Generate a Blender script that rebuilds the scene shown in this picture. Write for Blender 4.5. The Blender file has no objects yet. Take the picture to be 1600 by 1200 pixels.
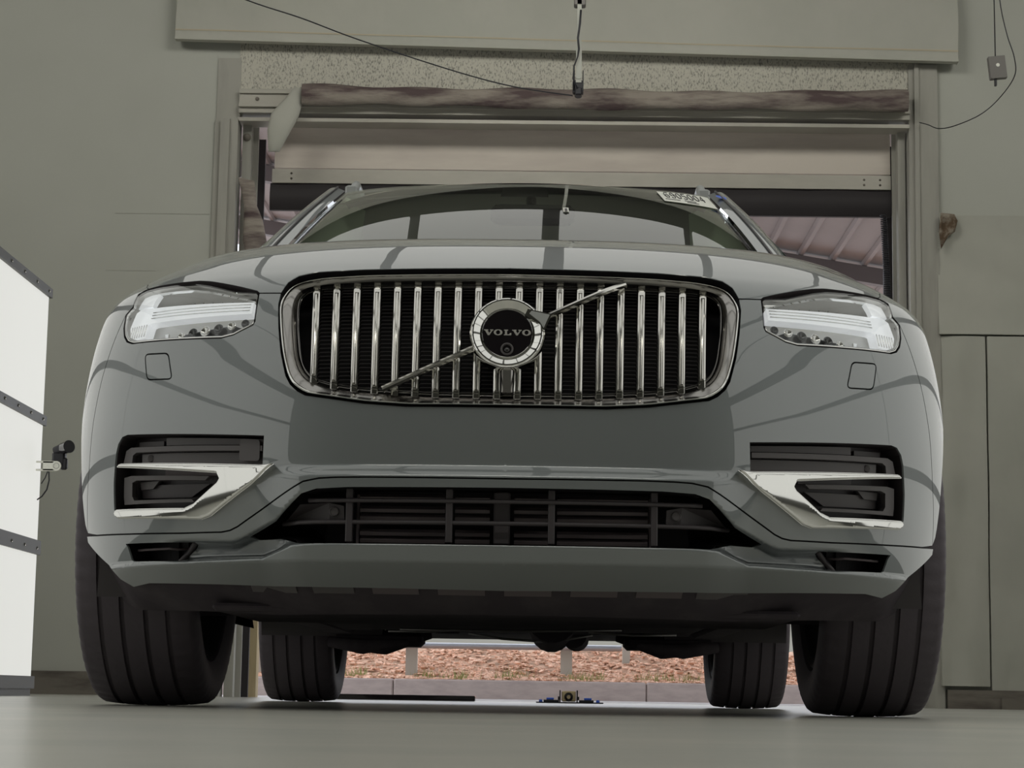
import bpy, math, random
import numpy as np
from mathutils import Vector, Matrix, geometry
random.seed(4)
C = bpy.context.scene.collection
SC = bpy.context.scene
PI = math.pi
# ------------------------------------------------------------------ camera
cam_d = bpy.data.cameras.new('camera'); cam = bpy.data.objects.new('camera', cam_d); C.objects.link(cam); SC.camera = cam
PITCH, ROLL, YAW, FPX = math.radians(8.286), math.radians(0.92), math.radians(1.065), 3330.0
CAM = Vector((0.087, 0.0, 0.038))
fw = Vector((-math.sin(YAW)*math.cos(PITCH), math.cos(YAW)*math.cos(PITCH), math.sin(PITCH)))
rt0 = Vector((math.cos(YAW), math.sin(YAW), 0)); up0 = rt0.cross(fw)
rt = rt0*math.cos(ROLL)+up0*math.sin(ROLL); up = up0*math.cos(ROLL)-rt0*math.sin(ROLL)
m = Matrix((rt, up, -fw)).transposed().to_4x4(); m.translation = CAM
cam.matrix_world = m
cam_d.sensor_width = 36; cam_d.lens = 36*FPX/1600; cam_d.clip_start = 0.01; cam_d.clip_end = 200
# ------------------------------------------------------------------ world / view
W = bpy.data.worlds.new('sky'); SC.world = W; W.use_nodes = True
bg = W.node_tree.nodes['Background']; bg.inputs[0].default_value = (0.88, 0.92, 1.0, 1); bg.inputs[1].default_value = 2.3
SC.view_settings.view_transform = 'Standard'; SC.view_settings.look = 'None'
SC.view_settings.exposure = 0.0; SC.view_settings.gamma = 1.0; SC.view_settings.use_curve_mapping = False
PANEL_STRENGTH, CEIL_STRENGTH = 0.65, 0.58
sun_d = bpy.data.lights.new('sun', 'SUN'); sun_d.energy = 3.4; sun_d.angle = math.radians(3); sun_d.color = (1, .95, .87)
sun = bpy.data.objects.new('sun', sun_d); C.objects.link(sun); sun.rotation_euler = (math.radians(38), math.radians(18), 0)
sun.location = (0, 20, 12)

# unseen fill lights, added to brighten the hall walls and the car front
for i_, (lx, ly, lp, la) in enumerate(((-3.6, 8.5, 34, 48), (3.6, 8.5, 34, 48), (0, 8.75, 34, 58), (0, .4, 130, -28))):
    ld = bpy.data.lights.new('hall_lamp', 'AREA'); ld.shape = 'RECTANGLE'; ld.size = 1.8 if ly > 1 else 4; ld.size_y = .7 if ly > 1 else 1.6; ld.energy = lp; ld.color = (1, .985, .90)
    lo_ = bpy.data.objects.new('hall_lamp', ld); C.objects.link(lo_); lo_.location = (lx, ly, 4.5); lo_.rotation_euler = (math.radians(la), 0, 0)

# ------------------------------------------------------------------ materials
def mat(name, col, rough=.5, metal=0, coat=0, coat_rough=.03, coat_ior=1.5, spec=.5, noise=None, bump=None, emit=None, ior=1.45, trans=0):
    mt = bpy.data.materials.new(name); mt.use_nodes = True; nt = mt.node_tree; b = nt.nodes['Principled BSDF']
    def s(k, v):
        if k in b.inputs: b.inputs[k].default_value = v
    s('Base Color', (*col, 1)); s('Roughness', rough); s('Metallic', metal); s('Coat Weight', coat); s('Coat Roughness', coat_rough); s('Coat IOR', coat_ior)
    s('Specular IOR Level', spec); s('IOR', ior); s('Transmission Weight', trans)
    if emit: s('Emission Color', (*emit[0], 1)); s('Emission Strength', emit[1])
    tc = nt.nodes.new('ShaderNodeTexCoord')
    if noise:
        # noise = (scale xyz, other colour, lo, hi, detail)
        sc, c2, lo, hi, det = noise
        mp = nt.nodes.new('ShaderNodeMapping'); mp.inputs['Scale'].default_value = sc; nt.links.new(tc.outputs['Object'], mp.inputs[0])
        n = nt.nodes.new('ShaderNodeTexNoise'); n.inputs['Scale'].default_value = 1; n.inputs['Detail'].default_value = det; n.inputs['Roughness'].default_value = .6
        nt.links.new(mp.outputs[0], n.inputs['Vector'])
        r = nt.nodes.new('ShaderNodeValToRGB'); r.color_ramp.elements[0].position = lo; r.color_ramp.elements[1].position = hi
        r.color_ramp.elements[0].color = (*col, 1); r.color_ramp.elements[1].color = (*c2, 1)
        nt.links.new(n.outputs['Fac'], r.inputs[0]); nt.links.new(r.outputs[0], b.inputs['Base Color'])
    if bump:
        sc, strength, dist = bump
        mp = nt.nodes.new('ShaderNodeMapping'); mp.inputs['Scale'].default_value = sc; nt.links.new(tc.outputs['Object'], mp.inputs[0])
        n = nt.nodes.new('ShaderNodeTexNoise'); n.inputs['Scale'].default_value = 1; n.inputs['Detail'].default_value = 4
        nt.links.new(mp.outputs[0], n.inputs['Vector'])
        bp = nt.nodes.new('ShaderNodeBump'); bp.inputs['Strength'].default_value = strength; bp.inputs['Distance'].default_value = dist
        nt.links.new(n.outputs['Fac'], bp.inputs['Height']); nt.links.new(bp.outputs[0], b.inputs['Normal'])
    return mt
def glassy(name, tint, refl_ior=1.5, rough=0.0):
    mt = bpy.data.materials.new(name); mt.use_nodes = True; nt = mt.node_tree; nt.nodes.clear()
    o = nt.nodes.new('ShaderNodeOutputMaterial'); mx = nt.nodes.new('ShaderNodeMixShader'); t = nt.nodes.new('ShaderNodeBsdfTransparent')
    g = nt.nodes.new('ShaderNodeBsdfGlossy'); f = nt.nodes.new('ShaderNodeFresnel')
    t.inputs[0].default_value = (*tint, 1); g.inputs['Roughness'].default_value = rough; g.inputs[0].default_value = (1, 1, 1, 1); f.inputs[0].default_value = refl_ior
    nt.links.new(f.outputs[0], mx.inputs[0]); nt.links.new(t.outputs[0], mx.inputs[1]); nt.links.new(g.outputs[0], mx.inputs[2]); nt.links.new(mx.outputs[0], o.inputs[0])
    return mt
M = {}
M['paint'] = mat('grey_green_paint', (.192, .210, .214), .42, .40, 1.0, .015, 1.80)
M['black_plastic'] = mat('black_plastic', (.055, .048, .052), .45)
M['grey_plastic'] = mat('grey_plastic', (.10, .092, .094), .5)
M['slat'] = mat('slat_plastic', (.12, .10, .105), .55)
M['black'] = mat('deep_black', (.008, .007, .009), .7)
M['chrome'] = mat('chrome', (.80, .80, .78), .06, 1.0)
M['satin'] = mat('satin_chrome', (.70, .69, .66), .12, 1.0)
M['smoke'] = mat('dark_chrome', (.36, .35, .34), .16, 1.0)
M['gloss_black'] = mat('gloss_black', (.010, .008, .010), .08, 0, 1)
M['letter'] = mat('letter_silver', (.45, .44, .41), .35, .6)
M['lamp_inside'] = mat('lamp_inside', (.52, .51, .48), .32, .3)
M['lamp_dark'] = mat('lamp_dark', (.12, .12, .12), .25, .6)
M['drl'] = mat('drl_white', (.82, .83, .84), .25, 0, .6, emit=((.95, .98, 1.0), .38))  # slight glow put in for the white reflection on running light and corner reflector
M['lamp_glass'] = glassy('lamp_glass', (.96, .97, .97), 1.35)
M['rubber'] = mat('tyre_rubber', (.085, .072, .084), .62, bump=((60, 60, 60), .25, .004))
M['rim'] = mat('rim_alloy', (.10, .095, .095), .4, .8)
M['underbody'] = mat('underbody', (.055, .047, .054), .85, noise=((9, 9, 9), (.08, .07, .075), .45, .75, 4), spec=.2)
M['under_metal'] = mat('under_metal', (.30, .29, .28), .4, .8)
M['wind_glass'] = glassy('windscreen_glass', (.76, .82, .73), 1.60)
M['rail_grey'] = mat('roof_rail_grey', (.36, .37, .36), .4, .3)
M['side_glass'] = glassy('side_glass', (.86, .90, .82), 1.3)
M['frit'] = mat('frit_black', (.03, .027, .028), .25)
M['headliner'] = mat('headliner', (.40, .39, .36), .9)
M['trim_light'] = mat('pillar_trim', (.82, .90, .74), .8)  # green-white colour stands in for light reflected at the glass edge
M['seat'] = mat('seat_leather', (.10, .095, .09), .5)
M['label_white'] = mat('label_white', (.86, .86, .78), .5)
M['ink'] = mat('ink_black', (.01, .01, .012), .6)
M['label_blue'] = mat('label_blue', (.05, .13, .62), .5)
# room
M['floor'] = mat('epoxy_floor', (.40, .40, .36), .27, 0, 0, .10, noise=((1.5, 1.5, 1.5), (.46, .45, .40), .4, .7, 5), spec=.6)
M['wall'] = mat('white_wall', (.46, .465, .42), .85, noise=((.8, .8, .8), (.50, .505, .46), .35, .7, 4))
M['fabric'] = mat('white_sheeting', (.44, .44, .39), .75, noise=((1.3, 1, 1.2), (.50, .49, .44), .35, .7, 4), bump=((1.6, 1.5, 1.1), .45, .16))
M['fabric_seam'] = mat('cream_seam', (.52, .46, .34), .8)
M['mottled'] = mat('stained_board', (.56, .54, .47), .85, noise=((130, 130, 60), (.26, .25, .22), .50, .66, 3))
M['track'] = mat('white_metal', (.45, .43, .38), .45, .2, noise=((2, 2, 5), (.36, .34, .30), .4, .75, 4))
M['door_panel'] = mat('door_panel', (.62, .56, .50), .55, .1, noise=((1.2, 1, 7), (.48, .42, .38), .45, .8, 5))
M['stained'] = mat('stained_foam', (.33, .29, .25), .8, noise=((2.2, 3, 12), (.10, .07, .07), .42, .62, 5), bump=((5, 5, 14), .6, .04))
M['seal'] = mat('black_seal', (.022, .018, .020), .6)
M['jamb'] = mat('jamb_white', (.40, .39, .35), .7, noise=((8, 8, 1.2), (.30, .29, .26), .45, .75, 4))
M['brown'] = mat('brown_rot', (.12, .08, .05), .9, noise=((18, 18, 18), (.30, .26, .21), .45, .62, 5))
M['kerb_dark'] = mat('base_dirty', (.20, .18, .155), .8, noise=((3, 3, 14), (.10, .085, .075), .45, .7, 5))
M['panel'] = mat('light_panel', (.22, .22, .22), .6, emit=((1.0, 1.0, .94), PANEL_STRENGTH))
M['ceil_panel'] = mat('ceiling_light_panel', (.22, .22, .22), .6, emit=((1.0, 1.0, .94), CEIL_STRENGTH))
M['frame'] = mat('panel_frame', (.13, .13, .122), .5, .3)
M['ceiling'] = mat('ceiling_paint', (.14, .14, .13), .9)
M['dark_wall'] = mat('end_wall_paint', (.42, .42, .40), .9)
M['cable'] = mat('cable_black', (.02, .02, .025), .5)
M['box_grey'] = mat('box_grey', (.17, .16, .15), .5)
# outside
M['asphalt'] = mat('asphalt', (.55, .53, .52), .9, noise=((30, 30, 30), (.42, .40, .39), .4, .7, 4))
M['concrete'] = mat('kerb_concrete', (.50, .42, .39), .9, noise=((6, 6, 20), (.40, .33, .31), .4, .7, 5))
M['mulch'] = mat('mulch', (.62, .39, .27), .95, noise=((14, 14, 20), (.30, .19, .12), .42, .62, 6))
M['chip'] = mat('wood_chip', (.95, .62, .46), .9, noise=((22, 22, 30), (.55, .35, .24), .40, .60, 3))
M['grass'] = mat('grass', (.30, .32, .12), .9)
M['rail'] = mat('galvanised', (.42, .44, .48), .45, .5)
M['post'] = mat('post_beige', (.40, .38, .33), .7)
M['canopy'] = mat('canopy_sheet', (.195, .158, .148), .6, noise=((2, 1, 1), (.165, .13, .122), .4, .7, 4))
M['canopy_beam'] = mat('canopy_beam', (.10, .08, .077), .6)
M['timber'] = mat('timber', (.52, .42, .25), .8, noise=((14, 14, 1.5), (.40, .31, .18), .4, .7, 4))
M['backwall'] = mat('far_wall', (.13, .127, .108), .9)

# ------------------------------------------------------------------ helpers
def tag(o, label=None, cat=None, group=None, kind=None):
    if label: o['label'] = label
    if cat: o['category'] = cat
    if group: o['group'] = group
    if kind: o['kind'] = kind
    return o
def attach(o, parent):
    if parent is not None:
        o.parent = parent; o.matrix_parent_inverse = WM[parent.name].inverted()
    return o
WM = {}
def mesh(name, V, Fc, m_, parent=None, smooth=False, normals=None, auto=None):
    me = bpy.data.meshes.new(name); me.from_pydata([tuple(map(float, v)) for v in V], [], [tuple(f) for f in Fc]); me.materials.append(M[m_] if isinstance(m_, str) else m_)
    me.update()
    if smooth or normals is not None:
        for p in me.polygons: p.use_smooth = True
    if normals is not None: me.normals_split_custom_set_from_vertices([tuple(map(float, n)) for n in normals])
    elif auto is not None: me.set_sharp_from_angle(angle=math.radians(auto))
    o = bpy.data.objects.new(name, me); C.objects.link(o); WM[o.name] = Matrix.Identity(4)
    return attach(o, parent)
def empty(name, loc, label=None, cat=None, group=None):
    o = bpy.data.objects.new(name, None); C.objects.link(o); o.location = loc; o.empty_display_size = .1
    WM[o.name] = Matrix.Translation(loc)
    return tag(o, label, cat, group)
class B:
    """collects shapes; build() links them as one mesh"""
    def __init__(s): s.V = []; s.F = []
    def add(s, V, F_):
        n = len(s.V); s.V += [tuple(v) for v in V]; s.F += [tuple(i+n for i in f) for f in F_]; return s
    def box(s, x0, x1, y0, y1, z0, z1, rot=None, c=None):
        V = [(x, y, z) for x in (x0, x1) for y in (y0, y1) for z in (z0, z1)]
        if rot is not None:
            c = Vector(c) if c else Vector(((x0+x1)/2, (y0+y1)/2, (z0+z1)/2)); V = [tuple(rot @ (Vector(v)-c)+c) for v in V]
        return s.add(V, [(0, 1, 3, 2), (4, 6, 7, 5), (0, 4, 5, 1), (2, 3, 7, 6), (0, 2, 6, 4), (1, 5, 7, 3)])
    def bbox(s, x0, x1, y0, y1, z0, z1, b=.004):
        """chamfered box"""
        V = []; 
        for (ins, z) in ((b, z0), (0, z0+b), (0, z1-b), (b, z1)):
            for (cx, cy) in ((x0, y0), (x1, y0), (x1, y1), (x0, y1)):
                sx = 1 if cx == x0 else -1; sy = 1 if cy == y0 else -1
                pts = [(cx+sx*(b+ins), cy+sy*ins), (cx+sx*ins, cy+sy*(b+ins))]
                if (cx == x0) == (cy == y0): pts = pts[::-1]
                V += [(p[0], p[1], z) for p in pts]
        F_ = [tuple(range(8))[::-1], tuple(range(24, 32))]
        for r in range(3):
            for i in range(8): F_.append((r*8+i, r*8+(i+1) % 8, r*8+8+(i+1) % 8, r*8+8+i))
        return s.add(V, F_)
    def tube(s, pts, r, n=10, cap=True):
        pts = [Vector(p) for p in pts]; V = []; F_ = []; up_ = Vector((0, 0, 1)); prev = None
        rr = r if hasattr(r, '__len__') else [r]*len(pts)
        for i, p in enumerate(pts):
            t = (pts[min(i+1, len(pts)-1)]-pts[max(i-1, 0)]).normalized()
            if prev is None:
                a = t.cross(up_ if abs(t.z) < .9 else Vector((1, 0, 0))).normalized()
            else: a = (prev-t*prev.dot(t)).normalized()
            prev = a; b = t.cross(a)
            V += [tuple(p+a*math.cos(2*PI*k/n)*rr[i]+b*math.sin(2*PI*k/n)*rr[i]) for k in range(n)]
        for i in range(len(pts)-1):
            for k in range(n): F_.append((i*n+k, i*n+(k+1) % n, (i+1)*n+(k+1) % n, (i+1)*n+k))
        if cap: F_ += [tuple(range(n))[::-1], tuple(range((len(pts)-1)*n, len(pts)*n))]
        return s.add(V, F_)
    def lathe(s, prof, c, axis='x', n=48, closed=False, cap=False):
        """prof: (radius, along)"""
        V = []; F_ = []
        for (r, a) in prof:
            for k in range(n):
                t = 2*PI*k/n; u, w = r*math.cos(t), r*math.sin(t)
                V.append({'x': (c[0]+a, c[1]+u, c[2]+w), 'y': (c[0]+u, c[1]+a, c[2]+w), 'z': (c[0]+u, c[1]+w, c[2]+a)}[axis])
        L = len(prof)
        for i in range(L-1 if not closed else L):
            j = (i+1) % L
            for k in range(n): F_.append((i*n+k, i*n+(k+1) % n, j*n+(k+1) % n, j*n+k))
        if cap: F_ += [tuple(range(n))[::-1], tuple(range((L-1)*n, L*n))]
        return s.add(V, F_)
    def prism(s, poly, d, frame=None):
        """poly of 2D (x,z), extruded along y by d[0]..d[1]; frame maps"""
        n = len(poly); V = [(x, d[0], z) for x, z in poly]+[(x, d[1], z) for x, z in poly]
        F_ = [tuple(range(n)), tuple(range(n, 2*n))[::-1]]+[(i, i+n, (i+1) % n+n, (i+1) % n) for i in range(n)]
        if frame: V = [frame(v) for v in V]
        return s.add(V, F_)
    def grid(s, fn, us, vs):
        V = [fn(u, v) for v in vs for u in us]; n = len(us)
        return s.add(V, [(j*n+i, j*n+i+1, (j+1)*n+i+1, (j+1)*n+i) for j in range(len(vs)-1) for i in range(n-1)])
    def build(s, name, m_, parent=None, smooth=False, auto=None):
        return mesh(name, s.V, s.F, m_, parent, smooth or auto is not None, auto=auto)

def smst(a, b, x):
    t = np.clip((np.asarray(x, float)-a)/(b-a), 0, 1); return t*t*(3-2*t)

# ------------------------------------------------------------------ car surface: s runs round the plan curve from the centre, v up the profile
W0, NN, D0 = 0.975, 2.55, 0.87
_t = np.linspace(0, PI/2, 4001); _X = np.sin(_t)**(2/NN)*W0; _Y = (1-np.cos(_t)**(2/NN))*D0
_S = np.concatenate([[0], np.cumsum(np.hypot(np.diff(_X), np.diff(_Y)))]); SMAX = _S[-1]
PV = np.array([.10, .20, .30, .40, .50, .60, .70, .80, .86, .90, .945, 1.05, 1.17, 1.28, 1.50, 1.72, 1.95, 2.20])
PY = np.array([4.25, 4.19, 4.15, 4.125, 4.12, 4.125, 4.145, 4.18, 4.215, 4.25, 4.29, 4.385, 4.49, 4.60, 4.80, 4.99, 5.22, 5.46])
PZ = np.array([.10, .20, .30, .40, .50, .60, .70, .80, .855, .883, .905, .949, .991, 1.027, 1.073, 1.112, 1.145, 1.165])
WV = np.array([.93, .95, .965, .98, .985, .985, .978, .962, .948, .938, .93, .918, .91, .905, .90, .895, .89, .89])
YC = np.array([5.0]*8+[5.0, 5.005, 5.01, 5.03, 5.07, 5.12, 5.24, 5.37, 5.52, 5.70])
DR = np.array([0]*8+[.0, .003, .006, .03, .06, .09, .13, .15, .17, .18])
def _sp(xs, ys):
    mm = np.gradient(ys, xs)
    def f(x):
        x = np.clip(np.asarray(x, float), xs[0], xs[-1]); i = np.clip(np.searchsorted(xs, x)-1, 0, len(xs)-2)
        h = xs[i+1]-xs[i]; t = (x-xs[i])/h
        return (2*t**3-3*t**2+1)*ys[i]+(t**3-2*t**2+t)*h*mm[i]+(-2*t**3+3*t**2)*ys[i+1]+(t**3-t**2)*h*mm[i+1]
    return f
fY, fZ, fW, fC, fD = [_sp(PV, a) for a in (PY, PZ, WV, YC, DR)]
LIP = ([0, .36, .423, .49, .70, .88, 1.2], [.322, .322, .320, .2965, .292, .289, .289])
LIPL = ([0, .38, .45, .50, .88, 1.2], [.289, .289, .289, .291, .283, .283])
OTOP = ([0, .304, .368, .397, .454, .537, .557, .654, .871, 1.2], [.431, .430, .427, .418, .367, .331, .326, .329, .337, .345])
SEAM = ([0, .27, .33, .362, .394, .418, .542, .56, .58, .68, .844, 1.0, 1.09], [.450, .451, .4505, .449, .443, .430, .359, .352, .349, .349, .353, .358, .362])
def disp(s, v):
    a = np.abs(s)
    mA = 1-smst(.40, .50, a)
    D = .020*mA*(1-smst(.452, .480, v))
    ot, lp, ll = np.interp(a, *OTOP), np.interp(a, *LIP), np.interp(a, *LIPL)
    r = smst(.38, .47, a)*(1-smst(.66, .74, a))
    D = D-.045*r*smst(ot+.006, ot-.008, v)*smst(lp-.001, lp+.010, v)
    D = D+.010*(1-smst(lp, lp+.006, v))*(1-smst(.9, 1.0, a))
    D = D-1.1*np.maximum(0, ll-v)*(1-.5*smst(.8, 1.0, a))
    D = D-.010*(1-mA)*(1-smst(.36, .50, v))
    return D*(1-smst(1.05, 1.25, a))
def S(s, v, off=0.0):
    s = np.asarray(s, float); v = np.asarray(v, float); a = np.abs(s)
    X = np.interp(a, _S, _X)/W0; Y = np.interp(a, _S, _Y)/D0
    w = fW(v); yf = fY(v); yc = fC(v)
    x = w*X; y = yf+(yc-yf)*Y+np.maximum(0, a-SMAX)
    z = fZ(v)-fD(v)*X**9-.028*X**2.5*np.clip((v-.9)/.3, 0, 1)
    y = y-disp(s, v)
    P = np.stack([np.sign(s)*x+np.zeros_like(z), y, z], -1)
    return P
def Sn(s, v, e=.003):
    a = S(s+e, v)-S(s-e, v); b = S(s, v+e)-S(s, v-e)
    n = np.cross(b, a); n = -n
    n /= np.linalg.norm(n, axis=-1, keepdims=True)+1e-12
    fl = np.where(n[..., 1:2] > .0, 1, 1)
    return n
# orientation: make outward (towards -y at the centre)
_sgn = -1.0 if Sn(np.array(.2), np.array(.7))[1] > 0 else 1.0
def N(s, v): return _sgn*Sn(np.asarray(s, float), np.asarray(v, float))
def Poff(s, v, off): return S(s, v)+N(s, v)*off

def inpoly(px, py, poly):
    px = np.asarray(px); py = np.asarray(py); c = np.zeros(px.shape, bool); n = len(poly)
    for i in range(n):
        x1, y1 = poly[i]; x2, y2 = poly[(i+1) % n]
        if y1 == y2: continue
        m_ = ((y1 > py) != (y2 > py)) & (px < (x2-x1)*(py-y1)/(y2-y1)+x1)
        c ^= m_
    return c
def densify(poly, d, closed=True):
    out = []; n = len(poly)
    for i in range(n if closed else n-1):
        a = poly[i]; b = poly[(i+1) % n]; k = max(1, int(math.hypot(b[0]-a[0], b[1]-a[1])/d+.5))
        for j in range(k): out.append((a[0]+(b[0]-a[0])*j/k, a[1]+(b[1]-a[1])*j/k))
    if not closed: out.append(tuple(poly[-1]))
    return out
def area(poly): return sum(poly[i][0]*poly[(i+1) % len(poly)][1]-poly[(i+1) % len(poly)][0]*poly[i][1] for i in range(len(poly)))/2
def inset(poly, d):
    """move the outline inwards by d (keeps points on s=0)"""
    sg = 1 if area(poly) > 0 else -1; n = len(poly); out = []
    for i in range(n):
        p0, p, p1 = [np.array(poly[j % n], float) for j in (i-1, i, i+1)]
        a = p-p0; b = p1-p; a /= np.linalg.norm(a)+1e-9; b /= np.linalg.norm(b)+1e-9
        na = np.array([-a[1], a[0]])*sg; nb = np.array([-b[1], b[0]])*sg
        q = na+nb; q = q/max(.35, (q@q)/2); r = p+q*d
        if abs(p[0]) < 1e-6: r[0] = 0
        out.append(tuple(r))
    return out
def rounded(poly, r, k=4):
    out = []; n = len(poly)
    for i in range(n):
        p0, p, p1 = [np.array(poly[j % n], float) for j in (i-1, i, i+1)]
        a = p0-p; b = p1-p; la, lb = np.linalg.norm(a), np.linalg.norm(b); q = min(r, la*.45, lb*.45)
        A = p+a/la*q; Bp = p+b/lb*q
        for j in range(k+1):
            t = j/k; out.append(tuple((1-t)**2*A+2*t*(1-t)*p+t*t*Bp))
    return out
def tri_domain(outer, holes, ds, dv, extra=()):
    pts = []; edges = []
    def loop(L, closed=True):
        n0 = len(pts); pts.extend(L)
        edges.extend([(n0+i, n0+(i+1) % len(L)) for i in range(len(L) if closed else len(L)-1)])
    outer = list(outer)
    loop(outer)
    for h in holes: loop(h)
    for e in extra: loop(e, False)
    bs = np.array(pts)
    s0, s1 = bs[:, 0].min(), bs[:, 0].max(); v0, v1 = bs[:, 1].min(), bs[:, 1].max()
    gs, gv = np.meshgrid(np.arange(s0+ds/2, s1, ds), np.arange(v0+dv/2, v1, dv)); gs = gs.ravel(); gv = gv.ravel()
    ok = inpoly(gs, gv, outer)
    for h in holes: ok &= ~inpoly(gs, gv, h)
    gs, gv = gs[ok], gv[ok]
    keep = np.ones(len(gs), bool)
    for (x, y) in pts: keep &= ((gs-x)/(ds*.5))**2+((gv-y)/(dv*.5))**2 > 1
    allp = pts+list(zip(gs[keep], gv[keep]))
    r = geometry.delaunay_2d_cdt([Vector(p) for p in allp], edges, [], 0, 1e-7)
    V = np.array([tuple(v) for v in r[0]]); T = np.array([f for f in r[2] if len(f) == 3])
    c = V[T].mean(1); ok = inpoly(c[:, 0], c[:, 1], outer)
    for h in holes: ok &= ~inpoly(c[:, 0], c[:, 1], h)
    T = T[ok]
    return V, T
def skin(name, outer, holes, m_, parent, ds=.012, dv=.010, sides=(1, -1), off=0.0, offn=None, flange=.004, extra=(), joined=False):
    """panel lying on the car surface, cut exactly to its outline, with returned edges"""
    V, T = tri_domain(outer, holes, ds, dv, extra)
    s, v = V[:, 0], V[:, 1]
    if offn is not None:
        o_ = offn(s, v)
        def P_(a, b): return S(a, b)+N(a, b)*offn(a, b)[..., None]
        P = P_(s, v); e = .0015
        da = P_(s+e, v)-P_(s-e, v); db = P_(s, v+e)-P_(s, v-e); nn = np.cross(da, db); nn /= np.linalg.norm(nn, axis=-1, keepdims=True)+1e-12
        if nn[len(nn)//2] @ N(s[len(s)//2], v[len(v)//2]) < 0: nn = -nn
    else:
        nn = N(s, v); P = S(s, v)+nn*off
    loops = [outer]+list(holes)
    res = []; accV = []; accF = []; accN = []
    for sx in sides:
        fl = np.array([sx, 1, 1.0])
        Pv = (P*fl).tolist(); Nv = (nn*fl).tolist(); Fc = [tuple(t) for t in T.tolist()]
        a, b, c = (np.array(Pv)[list(Fc[0])]); g = np.cross(b-a, c-a)
        if g @ np.array(Nv[Fc[0][0]]) < 0: Fc = [t[::-1] for t in Fc]
        if flange:
            for L in loops:
                q = np.array(L); n0 = len(Pv); k = len(L)
                base = (S(q[:, 0], q[:, 1])+N(q[:, 0], q[:, 1])*((offn(q[:, 0], q[:, 1])[:, None]) if offn is not None else off))
                dn = -N(q[:, 0], q[:, 1]); inn = base+dn*flange
                cen = base.mean(0)
                # side normals
                tn = np.roll(base, -1, 0)-np.roll(base, 1, 0); sn = np.cross(tn, dn); sn /= np.linalg.norm(sn, axis=1, keepdims=True)+1e-9
                qi = np.array(inset(list(map(tuple, q)), .003 if L is outer else -.003)); ov = S(q[:, 0], q[:, 1])-S(qi[:, 0], qi[:, 1])
                sn *= np.where((sn*ov).sum(1, keepdims=True) < 0, -1, 1)
                Pv += (base*fl).tolist()+(inn*fl).tolist(); Nv += (sn*fl).tolist()*2
                for i in range(k):
                    j = (i+1) % k
                    if abs(q[i][0]) < 1e-6 and abs(q[j][0]) < 1e-6: continue
                    fc = (n0+i, n0+j, n0+k+j, n0+k+i); gn = np.cross((base[j]-base[i])*fl, (inn[i]-base[i])*fl)
                    Fc.append(fc if gn @ (sn[i]*fl) > 0 else fc[::-1])
        if joined:
            o0 = len(accV); accV += Pv; accN += Nv; accF += [tuple(i+o0 for i in f) for f in Fc]
        else: res.append(mesh(name, Pv, Fc, m_, parent, normals=Nv))
    if joined: res.append(mesh(name, accV, accF, m_, parent, normals=accN))
    return res
def pocket(b, outline, depth, sx=1, taper=0.0, cap=True, start=0.0):
    """recess walls and floor, added to builder b"""
    q = np.array(outline); n_ = N(q[:, 0], q[:, 1]); d = -n_*.55+np.array([0, .8, 0]); d /= np.linalg.norm(d, axis=1, keepdims=True)
    top = S(q[:, 0], q[:, 1])-n_*start; bot = top+d*depth
    if taper: bot += (bot.mean(0)-bot)*taper
    fl = np.array([sx, 1, 1.0]); k = len(q); n0 = len(b.V)
    b.V += [tuple(p) for p in (top*fl)]+[tuple(p) for p in (bot*fl)]
    b.F += [(n0+i, n0+(i+1) % k, n0+k+(i+1) % k, n0+k+i) for i in range(k)]
    if cap:
        V, T = tri_domain(outline, [], .04, .03)
        V0 = np.array(outline)
        vn = N(V[:, 0], V[:, 1]); dd = -vn*.55+np.array([0, .8, 0]); dd /= np.linalg.norm(dd, axis=1, keepdims=True)
        P = S(V[:, 0], V[:, 1])-vn*start+dd*depth
        if taper: P += (bot.mean(0)-P)*taper
        b.add([tuple(p) for p in P*fl], [tuple(t) for t in T.tolist()])
    return b

# ================================================================== CAR
car = empty('car', (0, 6.6, 0), 'large grey-green sport utility car with wide chrome slatted grille, parked nose-on over the glossy floor', 'car')
# ---- outlines (s, v)
LAMP = [(.533, .843), (.540, .849), (.592, .868), (.641, .886), (.675, .899), (.715, .912), (.785, .921), (.850, .926), (.905, .925), (.940, .903), (.932, .872), (.926, .850), (.948, .833), (.935, .800), (.918, .777), (.898, .763), (.872, .756), (.600, .744), (.572, .749), (.530, .768), (.527, .776)]
FOG = [(.480, .537), (.840, .557), (.860, .554), (.876, .540), (.884, .520), (.892, .46), (.894, .405), (.885, .395), (.62, .388), (.600, .394), (.482, .468)]
CHROME = [(.872, .491), (.860, .498), (.455, .477), (.449, .472), (.596, .3815), (.620, .375), (.872, .386), (.882, .391), (.887, .400), (.880, .405), (.665, .399), (.640, .407), (.578, .448), (.573, .455), (.579, .465), (.680, .474)]
DUCT = [(.862, .334), (.855, .326), (.846, .300), (.838, .297), (.692, .294), (.645, .327), (.650, .331)]
WASH = rounded([(.812, .726), (.736, .7215), (.713, .6645), (.790, .669)], .012)
GR_HOLE = [(0, .937), (.313, .926), (.418, .915), (.455, .897), (.472, .872), (.480, .840), (.480, .814), (.469, .759), (.457, .708), (.441, .658), (.430, .640), (.414, .626), (.397, .617), (.276, .599), (.194, .593), (0, .593)]
seam_pts = list(zip(*SEAM))
GAPL = [(.480, .840), (.533, .843)]
HOODF = [(0, .937), (.313, .926), (.418, .915), (.455, .897), (.472, .872), (.480, .840), (.533, .843)]+LAMP[1:9]
HOODSIDE = [(.905, .925), (.925, .945), (.95, 1.0), (.985, 1.15), (1.02, 1.5), (1.05, 2.2)]
def arch_s(v, r=.412, yc=5.0, zc=.377):
    z = v; q = r*r-(z-zc)**2; return q
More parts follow.
